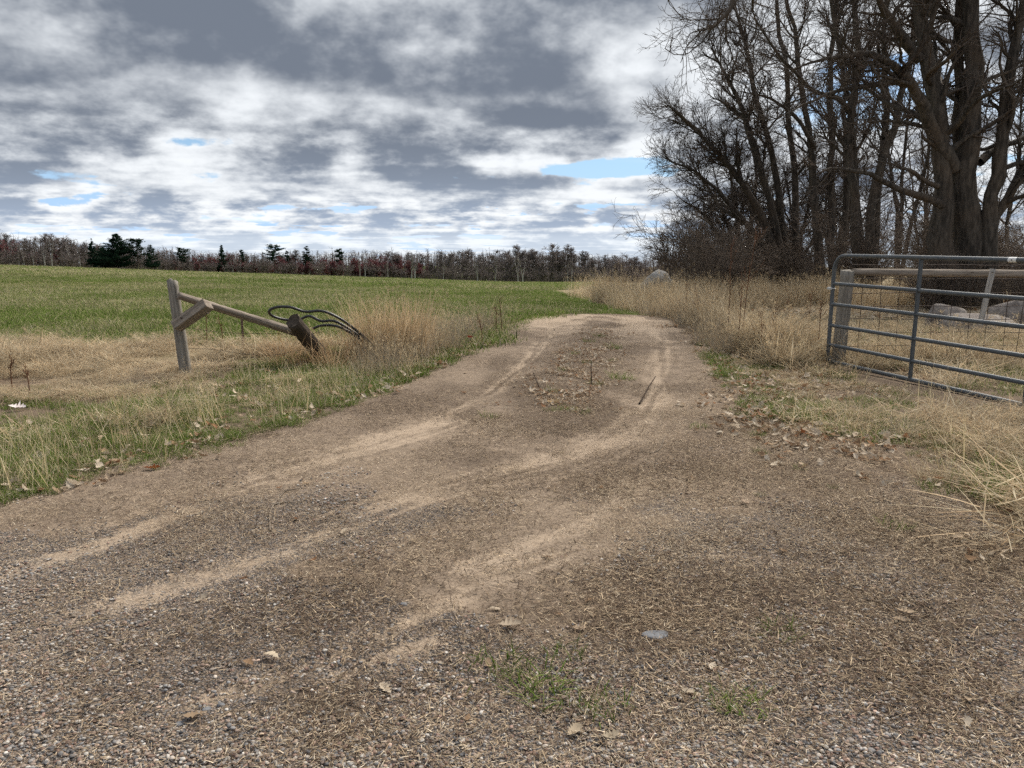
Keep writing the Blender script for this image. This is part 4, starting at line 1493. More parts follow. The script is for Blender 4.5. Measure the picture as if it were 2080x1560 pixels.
def lay(name, label, cat, col, nv, xy, g_, smin, smax, zs=None, tilt=0.06, surf=None, sink=0.0, grow=0.0, idx=None, vary=0.0, lean=None, hfun=None):
    n = len(xy)
    z = (surf or SURF)(xy[:, 0], xy[:, 1]) - sink
    rot = np.stack([g_.normal(size=n) * tilt, g_.normal(size=n) * tilt, g_.random(n) * 6.283], -1)
    s = g_.uniform(smin, smax, n) * (1 + grow * xy[:, 1]) * (1 + vary * 2.4 * (fbm(xy[:, 0] * 0.9 + 3, xy[:, 1] * 0.9, 3, 66) - 0.5))
    if lean is not None:
        rot[:, 2] = g_.normal(size=n) * 0.9
        rot[:, 0] += lean[0]
        rot[:, 1] += lean[1]
    zz = s * (zs if zs is not None else 1.0)
    if hfun is not None:
        zz = zz * hfun(xy[:, 1])
    scl = np.stack([s, s, zz], -1)
    return scatter(name, label, cat, col, np.column_stack([xy, z]), rot, scl, g_.integers(nv, size=n) if idx is None else idx)


g5 = np.random.default_rng(505)

# ---- variants
FGREEN = [(0.110, 0.165, 0.034), (0.145, 0.205, 0.046), (0.086, 0.128, 0.028), (0.175, 0.222, 0.068)]
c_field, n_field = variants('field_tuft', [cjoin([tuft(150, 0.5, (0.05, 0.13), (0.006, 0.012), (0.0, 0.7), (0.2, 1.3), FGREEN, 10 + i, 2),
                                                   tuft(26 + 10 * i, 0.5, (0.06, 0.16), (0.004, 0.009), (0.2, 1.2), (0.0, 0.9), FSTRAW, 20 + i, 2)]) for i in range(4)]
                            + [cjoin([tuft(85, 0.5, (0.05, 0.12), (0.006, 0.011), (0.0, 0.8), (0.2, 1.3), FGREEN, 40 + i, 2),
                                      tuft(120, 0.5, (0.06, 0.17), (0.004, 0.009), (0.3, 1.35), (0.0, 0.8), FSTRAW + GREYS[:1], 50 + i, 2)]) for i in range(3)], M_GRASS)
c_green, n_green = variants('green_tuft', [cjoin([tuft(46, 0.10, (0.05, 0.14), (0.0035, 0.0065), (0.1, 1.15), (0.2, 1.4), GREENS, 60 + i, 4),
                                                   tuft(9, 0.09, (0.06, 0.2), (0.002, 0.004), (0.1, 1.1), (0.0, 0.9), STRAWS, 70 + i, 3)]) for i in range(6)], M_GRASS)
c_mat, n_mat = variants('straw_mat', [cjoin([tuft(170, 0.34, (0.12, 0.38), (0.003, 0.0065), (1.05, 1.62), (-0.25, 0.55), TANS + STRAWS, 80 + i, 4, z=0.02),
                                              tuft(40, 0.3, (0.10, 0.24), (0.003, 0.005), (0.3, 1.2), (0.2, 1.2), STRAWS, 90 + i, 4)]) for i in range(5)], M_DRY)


def tall(seed, n, r, L, cols, lean, plume=0.35, W=(0.004, 0.008)):
    g_ = np.random.default_rng(seed)
    b = disc(n, r, g_)
    b[:, 2] = -0.02
    out = np.arctan2(b[:, 1], b[:, 0]) + g_.normal(size=n) * 0.9
    c = pal(cols, n, g_)
    Ls = g_.uniform(*L, n)
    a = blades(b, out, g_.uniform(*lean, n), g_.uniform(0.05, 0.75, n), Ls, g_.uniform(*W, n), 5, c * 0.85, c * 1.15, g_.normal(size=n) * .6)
    parts = [a]
    k = g_.random(n) < plume
    tips = np.repeat(a[3][k], 9, 0) + g_.normal(size=(k.sum() * 9, 3)) * np.array([.008, .008, .03]) - np.array([0, 0, 0.03])
    m = len(tips)
    if m:
        cp = pal([(0.50, 0.41, 0.27), (0.43, 0.335, 0.215)], m, g_)
        parts.append(blades(tips, np.repeat(out[k], 9) + g_.normal(size=m) * 0.7, g_.uniform(0.5, 1.5, m), g_.uniform(0, 0.9, m), g_.uniform(0.03, 0.085, m), g_.uniform(0.003, 0.007, m), 2, cp, cp * 1.1))
    low = tuft(n // 2, r * 1.5, (0.12, 0.4), (0.003, 0.006), (0.3, 1.3), (0.2, 1.3), cols + [cols[-1]], seed + 1000, 4)
    parts.append(low)
    return cjoin(parts)


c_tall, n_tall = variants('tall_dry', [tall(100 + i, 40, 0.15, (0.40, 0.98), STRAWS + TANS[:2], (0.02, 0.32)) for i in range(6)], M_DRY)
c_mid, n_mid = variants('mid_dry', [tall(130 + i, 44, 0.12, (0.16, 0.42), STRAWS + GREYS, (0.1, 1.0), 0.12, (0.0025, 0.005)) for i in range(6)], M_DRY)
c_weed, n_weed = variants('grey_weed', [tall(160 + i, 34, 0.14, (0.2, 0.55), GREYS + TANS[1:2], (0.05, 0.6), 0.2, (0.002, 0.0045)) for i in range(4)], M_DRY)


def stems_v(seed, n, r, L):
    g_ = np.random.default_rng(seed)
    b = disc(n, r, g_)
    c = pal([(0.56, 0.46, 0.27), (0.48, 0.38, 0.22), (0.62, 0.53, 0.34)], n, g_, 0.1)
    return blades(b, g_.random(n) * 6.28, g_.uniform(0.02, 0.6, n), g_.uniform(-0.1, 0.4, n), g_.uniform(*L, n), g_.uniform(0.0025, 0.0045, n), 4, c, c)


c_stem, n_stem = variants('straw_stem', [stems_v(170 + i, 9, 0.12, (0.16, 0.42)) for i in range(4)], M_DRY)


def bits_v(seed, n, r, L, cols, W):
    g_ = np.random.default_rng(seed)
    b = disc(n, r, g_)
    b[:, 2] = 0.003 + 0.007 * g_.random(n)
    c = pal(cols, n, g_, 0.25)
    return blades(b, g_.random(n) * 6.28, g_.normal(1.5, 0.12, n), g_.normal(0.0, 0.35, n), g_.uniform(0.3, 1, n) ** 2 * (L[1] - L[0]) + L[0], g_.uniform(*W, n), 3, c, c, g_.normal(size=n) * 0.3)


BITC = [(0.36, 0.28, 0.19), (0.28, 0.205, 0.135), (0.46, 0.37, 0.26), (0.17, 0.12, 0.08), (0.11, 0.078, 0.055), (0.52, 0.44, 0.33)]
DARKB = [(0.085, 0.060, 0.044), (0.13, 0.095, 0.068), (0.18, 0.13, 0.09), (0.06, 0.045, 0.036)]
c_bits, n_bits = variants('straw_bits', [bits_v(180 + i, 230, 0.22, (0.005, 0.034), BITC, (0.0011, 0.0026)) for i in range(6)], M_TWIG)
c_dark, n_dark = variants('twig_bits', [bits_v(190 + i, 110, 0.24, (0.010, 0.07), DARKB + BITC[:1], (0.0015, 0.0035)) for i in range(5)], M_TWIG)


# ---- one oak leaf: lobed outline, midrib fold, curl
def leaf_geo(size, curl, fold, g_):
    t = np.array([0.0, 0.10, 0.20, 0.29, 0.38, 0.48, 0.57, 0.67, 0.76, 0.86, 0.94, 1.0])
    w = np.array([0.012, 0.05, 0.17, 0.09, 0.27, 0.12, 0.34, 0.15, 0.27, 0.13, 0.11, 0.004])
    n = len(t)
    V, F = [], []
    for i in range(n):
        for side in (-1, 0, 1):
            ww = w[i] * (1 + 0.15 * g_.normal()) if side else 0
            sh = 0.05 if w[i] > 0.16 else 0.0
            V.append(((t[i] + (sh if side else 0) - 0.5) * size, side * ww * size, 0.0))
    V = np.array(V)
    x, y = V[:, 0] / size, V[:, 1] / size
    V[:, 2] = size * (curl * x ** 2 + fold * np.abs(y) * 0.8 + 0.10 * np.sin(x * 7 + y * 9 + g_.random() * 6) * np.abs(y) * 2)
    for i in range(n - 1):
        a = i * 3
        F += [(a, a + 1, a + 4, a + 3), (a + 1, a + 2, a + 5, a + 4)]
    return V, np.array(F)


def leaf_cluster(seed, n, r):
    g_ = np.random.default_rng(seed)
    parts = []
    for i in range(n):
        V, F = leaf_geo(g_.uniform(0.035, 0.095), g_.uniform(-0.3, 0.9), g_.uniform(-0.2, 0.9), g_)
        a, b, c = g_.normal() * 0.4, g_.normal() * 0.4, g_.random() * 6.28
        ca, sa, cb, sb, cc, sc_ = math.cos(a), math.sin(a), math.cos(b), math.sin(b), math.cos(c), math.sin(c)
        Rm = np.array([[cc, -sc_, 0], [sc_, cc, 0], [0, 0, 1]]) @ np.array([[cb, 0, sb], [0, 1, 0], [-sb, 0, cb]]) @ np.array([[1, 0, 0], [0, ca, -sa], [0, sa, ca]])
        V = V @ Rm.T + disc(1, r, g_)[0] + np.array([0, 0, 0.012 + 0.02 * g_.random()])
        C = np.ones((len(V), 1)) * pal(LEAFC, 1, g_, 0.15)
        parts.append((V, F, C))
    return cjoin(parts)


c_leaf, n_leaf = variants('leaf_pile', [leaf_cluster(210 + i, 11, 0.20) for i in range(6)], M_LEAF)

# ---- pebbles
PEBC = [(0.215, 0.205, 0.20), (0.15, 0.145, 0.145), (0.30, 0.28, 0.265), (0.36, 0.285, 0.235), (0.42, 0.37, 0.32), (0.28, 0.19, 0.155), (0.52, 0.49, 0.45), (0.235, 0.23, 0.23), (0.34, 0.25, 0.20), (0.24, 0.205, 0.175)]


def ico(sub):
    import bmesh
    bm = bmesh.new()
    bmesh.ops.create_icosphere(bm, subdivisions=sub, radius=1.0)
    bm.verts.ensure_lookup_table()
    V = np.array([v.co[:] for v in bm.verts])
    F = np.array([[v.index for v in f.verts] for f in bm.faces])
    bm.free()
    return V, F


IV, IF = ico(2)
IV1, IF1 = ico(1)


def pebble(size, g_, lo=False):
    V, F = (IV1, IF1) if lo else (IV, IF)
    d = unit(g_.normal(size=(4, 3)))
    k = 1 + 0.16 * np.sin(V @ d[0] * 2.3 + g_.random() * 6) + 0.10 * np.sin(V @ d[1] * 4.1 + g_.random() * 6)
    P = V * k[:, None]
    for q in d[2:]:
        e = P @ q - 0.72
        P = P - np.where(e > 0, e, 0)[:, None] * q * 0.7
    a = g_.random() * 6.28
    P = P * np.array([1.0, g_.uniform(0.62, 0.95), g_.uniform(0.4, 0.7)]) * size
    c, s = math.cos(a), math.sin(a)
    return P @ np.array([[c, s, 0], [-s, c, 0], [0, 0, 1]]), F


def gravel_v(seed, n, r, smin, smax):
    g_ = np.random.default_rng(seed)
    parts = []
    for i in range(n):
        s = smin + (smax - smin) * g_.random() ** 3.4
        V, F = pebble(s, g_, s < 0.005)
        V = V + disc(1, r, g_)[0] + np.array([0, 0, s * (0.05 + 0.2 * g_.random())])
        c = pal(PEBC, 1, g_, 0.2) * 0.86
        parts.append((V, F, np.ones((len(V), 1)) * c))
    return cjoin(parts)


M_PEB = mat_plant('pebbles', 0.0, 0.85, 1.15)
col_g = bpy.data.collections.new('gravel_patch')
for i in range(6):
    V, F, C = gravel_v(230 + i, 210, 0.17, 0.0016, 0.0090)
    me = mesh_from('gravel_patch_%02d' % i, V, F, M_PEB, True, C)
    col_g.objects.link(bpy.data.objects.new('gravel_patch_%02d' % i, me))


# ---- density fields
def on_track(X, Y):
    return track_mask(X, Y)


def clear_of_streaks(X, Y):
    """Tyres keep the loose stuff off the narrow sandy streaks."""
    d = np.minimum.reduce([seg_dist(X, Y, RUTS[k][0]) for k in ('C', 'D', 'B2')])
    return 0.30 + 0.70 * sstep(d + 0.12 * (fbm(X * 4, Y * 4, 2, 44) - 0.5), 0.13, 0.27)


def w_gravel(X, Y):
    gr = np.clip(sstep(fbm(X * 0.9, Y * 0.9, 4, 90), 0.36, 0.56) * (1 - sstep(Y, 3.0, 5.8)) + 0.45 * (1 - sstep(Y, 2.3, 3.8)) + 0.06, 0, 1)
    return clear_of_streaks(X, Y) * gr * on_track(X, Y) * (1 - 0.93 * sand_amount(X, Y))


def w_bits(X, Y):
    return clear_of_streaks(X, Y) * on_track(X, Y) * (1 - 0.82 * sand_amount(X, Y)) * (0.45 + 0.55 * sstep(fbm(X * 1.3, Y * 1.3, 3, 15), 0.35, 0.6)) * (0.45 + 0.55 * sstep(X, 0, 1.5)) * (0.3 + 0.7 * sstep(Y, 2.6, 4.2))


def off(X, Y):
    return 1 - sstep(track_mask(X, Y), 0.05, 0.5)


def w_leftverge(X, Y):
    xl = np.interp(Y, LE[:, 0], LE[:, 1])
    d = xl - X
    band = sstep(d, -0.35, 0.1) * (1 - sstep(d, 1.0, 2.3))
    return band * (Y < 11.5) * (X < 0) * (0.35 + 0.65 * sstep(fbm(X * 1.2, Y * 1.2, 3, 17), 0.35, 0.6))


def off_gate(X, Y):
    """Grass is grazed short along the line where the gate stands."""
    return 0.04 + 0.96 * sstep(seg_dist(X, Y, [tuple(GA - GD * 0.2), tuple(GA + GD * 4.3)]), 0.22, 0.6)


def w_rightverge(X, Y):
    xr = np.interp(Y, RE[:, 0], RE[:, 1])
    d = X - xr
    return sstep(d, -0.5, 0.7) * (Y < 9.9) * (X > 0) * off_gate(X, Y)


def w_field(X, Y):
    sw = straw_weight(X, Y)
    right = X > np.interp(Y, [0, 14, 20, 26, 36, 60, 250], [2.6, 2.6, 2.4, 2.4, 2.2, 3.0, 30])
    return off(X, Y) * (~right) * np.where(Y < 12.5, (1 - sw) * sstep(Y, 9, 12), 1.0)


def w_tall(X, Y):
    line = np.interp(Y, [9, 10.2, 12, 14, 17, 20, 26, 36], [3.3, 3.1, 3.35, 3.4, 3.25, 2.7, 2.5, 2.3])
    fence_side = (X > 4.1) & (Y > 9.7) & (Y < 21)
    w = sstep(X - line, 0.0, 0.7) * (Y > 9.6) * np.where(fence_side, 0.0, 1.0)
    return w * off_gate(X, Y) * (1 - sstep(Y, 27, 40) * 0.6) * (0.45 + 0.55 * sstep(fbm(X * .7, Y * .7, 3, 19), 0.3, 0.55))


def w_behind(X, Y):
    return ((X > 4.0) & (Y > 9.95) & (Y < 21)).astype(float) * off_gate(X, Y)


# ---- lay everything down
xy = sample(8800, w_field, 10.5, 60, -0.95, 0.16, g5)
dry = 0.6 * straw_weight(xy[:, 0], xy[:, 1]) + 1.6 * (fbm(xy[:, 0] * .22, xy[:, 1] * .3, 3, 29) - 0.46)
idx = np.where(g5.random(len(xy)) < np.clip(dry * 1.8 + 0.12 + 0.16 * sstep(-xy[:, 0] / xy[:, 1], 0.05, 0.5), 0.05, 0.94), g5.integers(4, 7, len(xy)), g5.integers(0, 4, len(xy)))
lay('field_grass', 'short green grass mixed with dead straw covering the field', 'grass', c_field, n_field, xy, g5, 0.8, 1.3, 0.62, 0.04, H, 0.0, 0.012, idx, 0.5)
xy = sample(6200, w_field, 60, 222, -0.98, 0.13, g5, 1.3)
dry = 0.6 * straw_weight(xy[:, 0], xy[:, 1]) + 1.6 * (fbm(xy[:, 0] * .07, xy[:, 1] * .10, 3, 29) - 0.47)
idx = np.where(g5.random(len(xy)) < np.clip(dry * 1.8 + 0.12 + 0.16 * sstep(-xy[:, 0] / xy[:, 1], 0.05, 0.5), 0.05, 0.94), g5.integers(4, 7, len(xy)), g5.integers(0, 4, len(xy)))
lay('far_field_grass', 'short grass of the field fading towards the wood', 'grass', c_field, n_field, xy, g5, 2.6, 4.2, 0.45, 0.02, H, 0.0, 0.004, idx)

xy = sample(3600, w_leftverge, 3.2, 11.5, -0.95, 0.05, g5, 0.5)
extra = np.array([(0.03, 2.46), (-0.05, 2.5), (0.10, 2.42), (0.30, 2.27), (0.22, 2.3), (0.72, 2.31), (0.76, 2.28), (0.66, 2.34), (0.4, 6.71), (0.5, 6.74), (0.32, 6.7), (-0.19, 6.55), (1.28, 8.54), (1.22, 8.6), (0.42, 7.6), (0.85, 10.4), (1.5, 11.2), (1.42, 12.6), (0.9, 8.1), (0.62, 6.66), (0.6, 8.95), (0.95, 9.6), (1.2, 11.9), (1.3, 9.9), (1.05, 2.75), (2.0, 4.6), (2.05, 3.9), (1.8, 5.4), (1.95, 5.0), (1.55, 6.2), (1.5, 4.45), (-2.9, 4.45), (-2.8, 4.5), (0.2, 2.6), (0.12, 2.33)])
jit = extra
rv = sample(1350, lambda X, Y: w_rightverge(X, Y) * sstep(fbm(X * 1.5, Y * 1.5, 3, 27), 0.42, 0.62), 2.0, 9.9, 0.2, 1.5, g5, 0.6)
bh = sample(420, lambda X, Y: w_behind(X, Y) * sstep(fbm(X * 1.1, Y * 1.1, 3, 28), 0.45, 0.62), 9.95, 17, 0.3, 0.75, g5)
lf = sample(900, lambda X, Y: off(X, Y) * sstep(-X, 3.0, 3.6), 3.2, 8.2, -1.2, -0.4, g5, 0.5)
ls = sample(420, lambda X, Y: off(X, Y) * sstep(X, 1.8, 2.2) * (1 - sstep(X, 2.5, 3.2)), 6.5, 26, 0.05, 0.45, g5)
allg = np.concatenate([xy, jit, rv, bh, ls, lf])
lay('verge_grass', 'bright green grass tufts sprouting along the track edges', 'grass', c_green, n_green, allg, g5, 0.6, 1.2, 0.85, 0.08, vary=0.7)

xy = np.concatenate([sample(150, lambda X, Y: w_leftverge(X, Y), 3.6, 11.0, -0.75, 0.05, g5, 0.4), sample(120, w_rightverge, 2.0, 9.5, 0.2, 1.4, g5, 0.5)])
lay('straw_stems', 'loose pale straw stalks standing in the verge grass', 'dry grass', c_stem, n_stem, xy, g5, 0.7, 1.35, None, 0.15)

w_mat = lambda X, Y: np.where((X < -0.9), sstep(straw_weight(X, Y), 0.35, 0.8), 0.0) * (Y < 13.2)
xy = sample(1050, w_mat, 6.8, 13.2, -0.95, 0.0, g5, 0.6)
m2 = sample(40, lambda X, Y: w_leftverge(X, Y) * 0.5, 4.0, 9.0, -0.75, 0.0, g5, 0.5)
m3 = sample(680, lambda X, Y: w_rightverge(X, Y) * sstep(fbm(X * 1.5, Y * 1.5, 3, 33), 0.3, 0.6) * sstep(X - np.interp(Y, RE[:, 0], RE[:, 1]), -0.1, 0.5), 2.0, 9.9, 0.3, 1.5, g5, 0.5)
m4 = sample(1000, w_behind, 9.95, 21, 0.28, 0.95, g5)
lay('flattened_straw', 'matted flattened dead grass lying along both fences', 'dry grass', c_mat, n_mat, np.concatenate([xy, m2, m3, m4]), g5, 0.5, 1.1, 0.72, 0.2, vary=1.0)

xy = sample(2000, w_tall, 9.6, 38, 0.02, 0.62, g5, 1.25)
lay('tall_dry_grass', 'tall straw-coloured dry grass crowding the right side of the track', 'dry grass', c_tall, n_tall, xy, g5, 0.65, 1.15, 0.92, 0.10, vary=0.8, hfun=lambda y: 0.50 + 0.42 * sstep(y, 10.5, 17))
xy = np.concatenate([sample(330, lambda X, Y: w_rightverge(X, Y) * sstep(X - np.interp(Y, RE[:, 0], RE[:, 1]), 0.35, 1.3), 2.0, 9.9, 0.3, 1.5, g5, 0.5),
                     sample(420, lambda X, Y: sstep(w_tall(X, Y), 0.02, 0.2) * (1 - sstep(w_tall(X, Y), 0.4, 0.9)), 8.5, 18, 0.1, 0.5, g5, 0.8),
                     sample(200, w_behind, 9.95, 22, 0.28, 0.8, g5),
                     sample(70, w_mat, 7.0, 13.0, -0.78, 0.0, g5, 0.6)])
lay('dry_grass', 'knee-high faded dry grass in front of and behind the open gate', 'dry grass', c_mid, n_mid, xy, g5, 0.5, 1.0, 0.75, 0.2, vary=1.0)
w_gw = lambda X, Y: sstep(np.interp(Y, LE[:, 0], LE[:, 1]) - X, -0.15, 0.25) * (1 - sstep(np.interp(Y, LE[:, 0], LE[:, 1]) - X, 0.7, 1.3)) * (Y > 8.6) * (Y < 15)
xy = np.concatenate([sample(150, w_gw, 8.6, 15, -0.2, 0.05, g5, 0.8), sample(120, lambda X, Y: sstep(X, 2.4, 3.0) * (1 - sstep(X, 3.4, 4.2)) * off(X, Y), 10.5, 18, 0.12, 0.4, g5)])
lay('grey_weeds', 'thin greyish dead weeds along the track where it crests', 'weeds', c_weed, n_weed, xy, g5, 0.7, 1.2, None, 0.1)

xy = sample(1050, w_bits, 1.6, 17, -1.2, 1.1, g5, 0.8)
edge = sample(260, lambda X, Y: np.exp(-((X - np.interp(Y, RE[:, 0], RE[:, 1]) - 0.3) / 0.5) ** 2), 2.6, 14, 0.15, 0.95, g5, 0.8)
xy = np.concatenate([xy, edge])
lay('straw_litter', 'short bits of straw and chaff strewn over the dirt', 'litter', c_bits, n_bits, xy, g5, 0.8, 1.3, None, 0.0, SURF, -0.003)
w_dk = lambda X, Y: clear_of_streaks(X, Y) * on_track(X, Y) * np.clip(np.exp(-(seg_dist(X, Y, [(0.35, 6.4), (0.63, 8.8), (1.18, 11.43), (1.55, 14.24)]) / 0.6) ** 2) + 0.55 * sstep(fbm(X * 1.4, Y * 1.0, 4, 71), 0.46, 0.64) + 0.12 + 0.8 * (track_mask(X, Y) < 0.95), 0, 1)
xy = sample(1350, w_dk, 2.2, 18, -0.7, 0.7, g5, 0.45)
lay('twig_litter', 'dark broken twigs and rotted stalks lying on the dirt', 'litter', c_dark, n_dark, xy, g5, 0.8, 1.3, None, 0.0, DZ, -0.002)
xy = sample(820, w_gravel, 1.5, 6.5, -1.3, 1.2, g5, 1.6)
lay('gravel', 'loose rounded multicoloured gravel over the near end of the track', 'gravel', col_g, 6, xy, g5, 0.75, 1.25, None, 0.0, DZ, -0.001)

strip_w = lambda X, Y: np.exp(-(seg_dist(X, Y, [(0.45, 7.2), (0.7, 8.8), (1.15, 11.0), (1.45, 13.6)]) / 0.36) ** 2)
re_w = lambda X, Y: np.exp(-((X - np.interp(Y, RE[:, 0], RE[:, 1]) - 0.25) / 0.42) ** 2)
le_w = lambda X, Y: np.exp(-((X - np.interp(Y, LE[:, 0], LE[:, 1])) / 0.22) ** 2)
sx = sample(190, strip_w, 6.6, 14.8, -0.05, 0.22, g5, 0.4)
lay('strip_leaf_litter', 'small crumbled brown leaves along the strip between the wheel tracks', 'leaves', c_leaf, n_leaf, sx, g5, 0.4, 0.75, None, 0.1)
xy = np.concatenate([sample(150, re_w, 4.6, 17, 0.1, 0.5, g5, 0.9), sample(70, le_w, 7.5, 13, -0.25, 0.05, g5, 0.5),
                     sample(240, lambda X, Y: w_behind(X, Y) * 0.6, 10, 20, 0.28, 0.75, g5), sample(60, w_leftverge, 4.5, 9, -.7, 0, g5, .5), sample(120, w_rightverge, 3.5, 9.5, .3, .85, g5, .5)])
lay('leaf_litter', 'drifts of curled brown oak leaves along the track edges', 'leaves', c_leaf, n_leaf, xy, g5, 0.75, 1.1, None, 0.1)
xy = sample(500, lambda X, Y: sstep(X, 5, 8) * (Y > 16), 17, 45, 0.2, 0.75, g5, 1.0)
lay('woodland_leaf_litter', 'brown leaf litter on the ground under the bare trees', 'leaves', c_leaf, n_leaf, xy, g5, 1.5, 2.5, 0.8, 0.05)


# ---- things one can point at: leaves, twigs, stones, clumps, weeds
def place_on(o, x, y, dz=0.0, rz=0.0, tilt=(0, 0)):
    o.location = (x, y, float(SURF(np.array(x), np.array(y))) + dz)
    o.rotation_euler = (tilt[0], tilt[1], rz)


def single_leaf(x, y, size, curl, fold, col, rz, label, group=None, tilt=(0.1, 0.05), dz=0.012):
    g_ = np.random.default_rng(int(abs(x * 1000 + y * 77)) + 1)
    V, F = leaf_geo(size, curl, fold, g_)
    me = mesh_from('oak_leaf', V * 0.85, F, M_LEAF, True, np.ones((len(V), 1)) * np.array([col]) * 0.85)
    o = obj('oak_leaf', me, label=label, cat='leaf', group=group)
    place_on(o, x, y, dz, rz, tilt)
    return o


single_leaf(-0.87, 2.56, 0.085, -0.9, -0.3, (0.56, 0.47, 0.35), 2.7, 'pale arched oak leaf alone on the gravel beside a sandy streak', None, (0.15, 0.0), 0.03)
single_leaf(-0.01, 2.81, 0.11, 0.5, 0.8, (0.45, 0.37, 0.28), 0.2, 'curled tan oak leaf lying on gravel above the green tufts')
single_leaf(0.26, 2.79, 0.075, 0.3, 0.3, (0.46, 0.35, 0.25), 0.1, 'small flat tan oak leaf next to the curled one')
single_leaf(0.19, 2.14, 0.085, 0.6, 0.9, (0.55, 0.45, 0.33), 1.0, 'pair-end pale oak leaf leaning against the lowest green tuft')
single_leaf(0.30, 2.12, 0.07, 0.8, 0.5, (0.50, 0.42, 0.31), 0.4, 'small pale oak leaf lying against the leaning one')
single_leaf(0.38, 6.98, 0.16, 0.9, 0.9, (0.50, 0.36, 0.21), 0.3, 'large curled golden oak leaf on the dark centre strip')
single_leaf(2.35, 5.75, 0.15, 0.4, 0.6, (0.48, 0.38, 0.27), 2.2, 'broad tan oak leaf on the verge below the open gate')
single_leaf(2.28, 5.90, 0.13, 1.0, 1.0, (0.25, 0.10, 0.045), 1.4, 'upright rust-brown oak leaf above the broad tan one', None, (0.9, 0.2), 0.05)
single_leaf(-2.42, 4.98, 0.13, 0.3, 0.5, (0.17, 0.055, 0.02), 0.2, 'reddish-brown flat leaf where verge grass meets the dirt')
single_leaf(1.36, 4.28, 0.09, 0.6, 0.8, (0.45, 0.35, 0.26), 1.8, 'twisted tan leaf alone on bare dirt')
single_leaf(-0.62, 11.2, 0.12, 0.5, 0.7, (0.20, 0.035, 0.02), 0.7, 'bright red leaf caught in the grey weeds', None, (0.8, 0.1), 0.16)
gl_ = np.random.default_rng(99)
xyl = sample(46, lambda X, Y: on_track(X, Y) * 0.6, 2.1, 9.0, -0.6, 0.66, gl_, 1.2)
for i, (x, y) in enumerate(xyl):
    c = LEAFC[int(gl_.integers(len(LEAFC)))]
    single_leaf(float(x), float(y), gl_.uniform(0.03, 0.085), gl_.uniform(-0.2, 0.9), gl_.uniform(0, 0.9), c, gl_.random() * 6.28, 'small dry leaf scrap lying loose on the open dirt', 'leaf scraps on the dirt', (gl_.normal() * .15, gl_.normal() * .15), 0.010)


def twig_thing(name, label, lines, mat, rad, cat='twig', group=None):
    """lines: world (x, y, lift) polylines; each line is a part."""
    x0, y0 = lines[0][0][:2]
    z0 = float(SURF(np.array(x0), np.array(y0)))
    root = thing(name, label, cat, (x0, y0, z0), 0, group)
    for i, ln in enumerate(lines):
        p = np.array([(x - x0, y - y0, float(SURF(np.array(x), np.array(y))) + l - z0) for x, y, l in ln])
        p = smooth_path(p, 14)
        r = rad * (0.75 if i else 1.0) * np.linspace(1, 0.45, 14)
        V, F = tubes(p[None], r[None], 6)
        obj('stick' if i == 0 else 'side_twig', mesh_from('stick', V, F, mat), root)
    return root


def gpt(u, v):
    d = at(u, v, 1.0) - np.array([0, 0, EYE])
    k = -EYE / d[2]
    return float(d[0] * k), float(k)


def gl3(pts, lift=0.008):
    return [(*gpt(u, v), lift) for u, v in pts]


M_STICK = mat_bark('grey_stick', (0.16, 0.13, 0.10), (0.32, 0.265, 0.21), 20)
M_STICKD = mat_bark('dark_stick', (0.035, 0.026, 0.02), (0.09, 0.065, 0.048), 20)
M_STRAWM = mat_bark('pale_straw', (0.40, 0.32, 0.20), (0.58, 0.48, 0.33), 20)
twig_thing('forked_twig', 'long forked grey twig lying across the gravelly dirt', [gl3([(549, 1077), (548, 1046), (560, 1022), (578, 1000), (590, 990)]), gl3([(556, 1028), (580, 1022), (605, 1024), (625, 1012)]), gl3([(578, 1000), (600, 996), (612, 992)], .012)], M_STICK, 0.0065)
twig_thing('stick', 'straight dark stick propped on the right wheel track', [[(*gpt(1299, 817), 0.01), (*gpt(1318, 800), 0.10), (*gpt(1331, 790), 0.16)]], M_STICKD, 0.010, 'stick')
twig_thing('dead_stalk', 'thin black stalk standing upright on the centre strip', [[(*gpt(1201, 783), 0.0), (*gpt(1200, 783), 0.2), (*gpt(1200, 782), 0.26)]], M_STICKD, 0.007, 'stalk')
twig_thing('dead_stalk', 'slanting black stalk beside the upright one on the centre strip', [[(*gpt(1096, 790), 0.0), (*gpt(1088, 786), 0.08), (*gpt(1082, 784), 0.15)]], M_STICKD, 0.007, 'stalk')
twig_thing('forked_twig', 'pale forked twig on the dirt short of the right verge', [gl3([(1350, 890), (1340, 912), (1322, 921)]), gl3([(1322, 921), (1300, 916)])], M_STICK, 0.006)
twig_thing('straw_stalk', 'long pale straw lying flat near the left verge', [gl3([(490, 884), (530, 883), (575, 883)])], M_STRAWM, 0.0045, 'straw')
twig_thing('straw_stalk', 'pale straw slanting over gravel in front of the verge', [gl3([(1795, 1325), (1820, 1355), (1862, 1400), (1875, 1432)])], M_STRAWM, 0.0024, 'straw')
twig_thing('straw_stalk', 'short bent pale straw on brown dirt', [gl3([(1668, 1180), (1672, 1200), (1675, 1224)])], M_STRAWM, 0.003, 'straw')
twig_thing('twig', 'crooked brown twig pressed into the gravel', [gl3([(198, 1287), (230, 1310), (262, 1330), (288, 1325)])], M_STICK, 0.0032)
twig_thing('twig', 'stout split twig at the edge of the gravel', [gl3([(262, 1494), (290, 1506), (318, 1514)])], M_STICK, 0.0036)
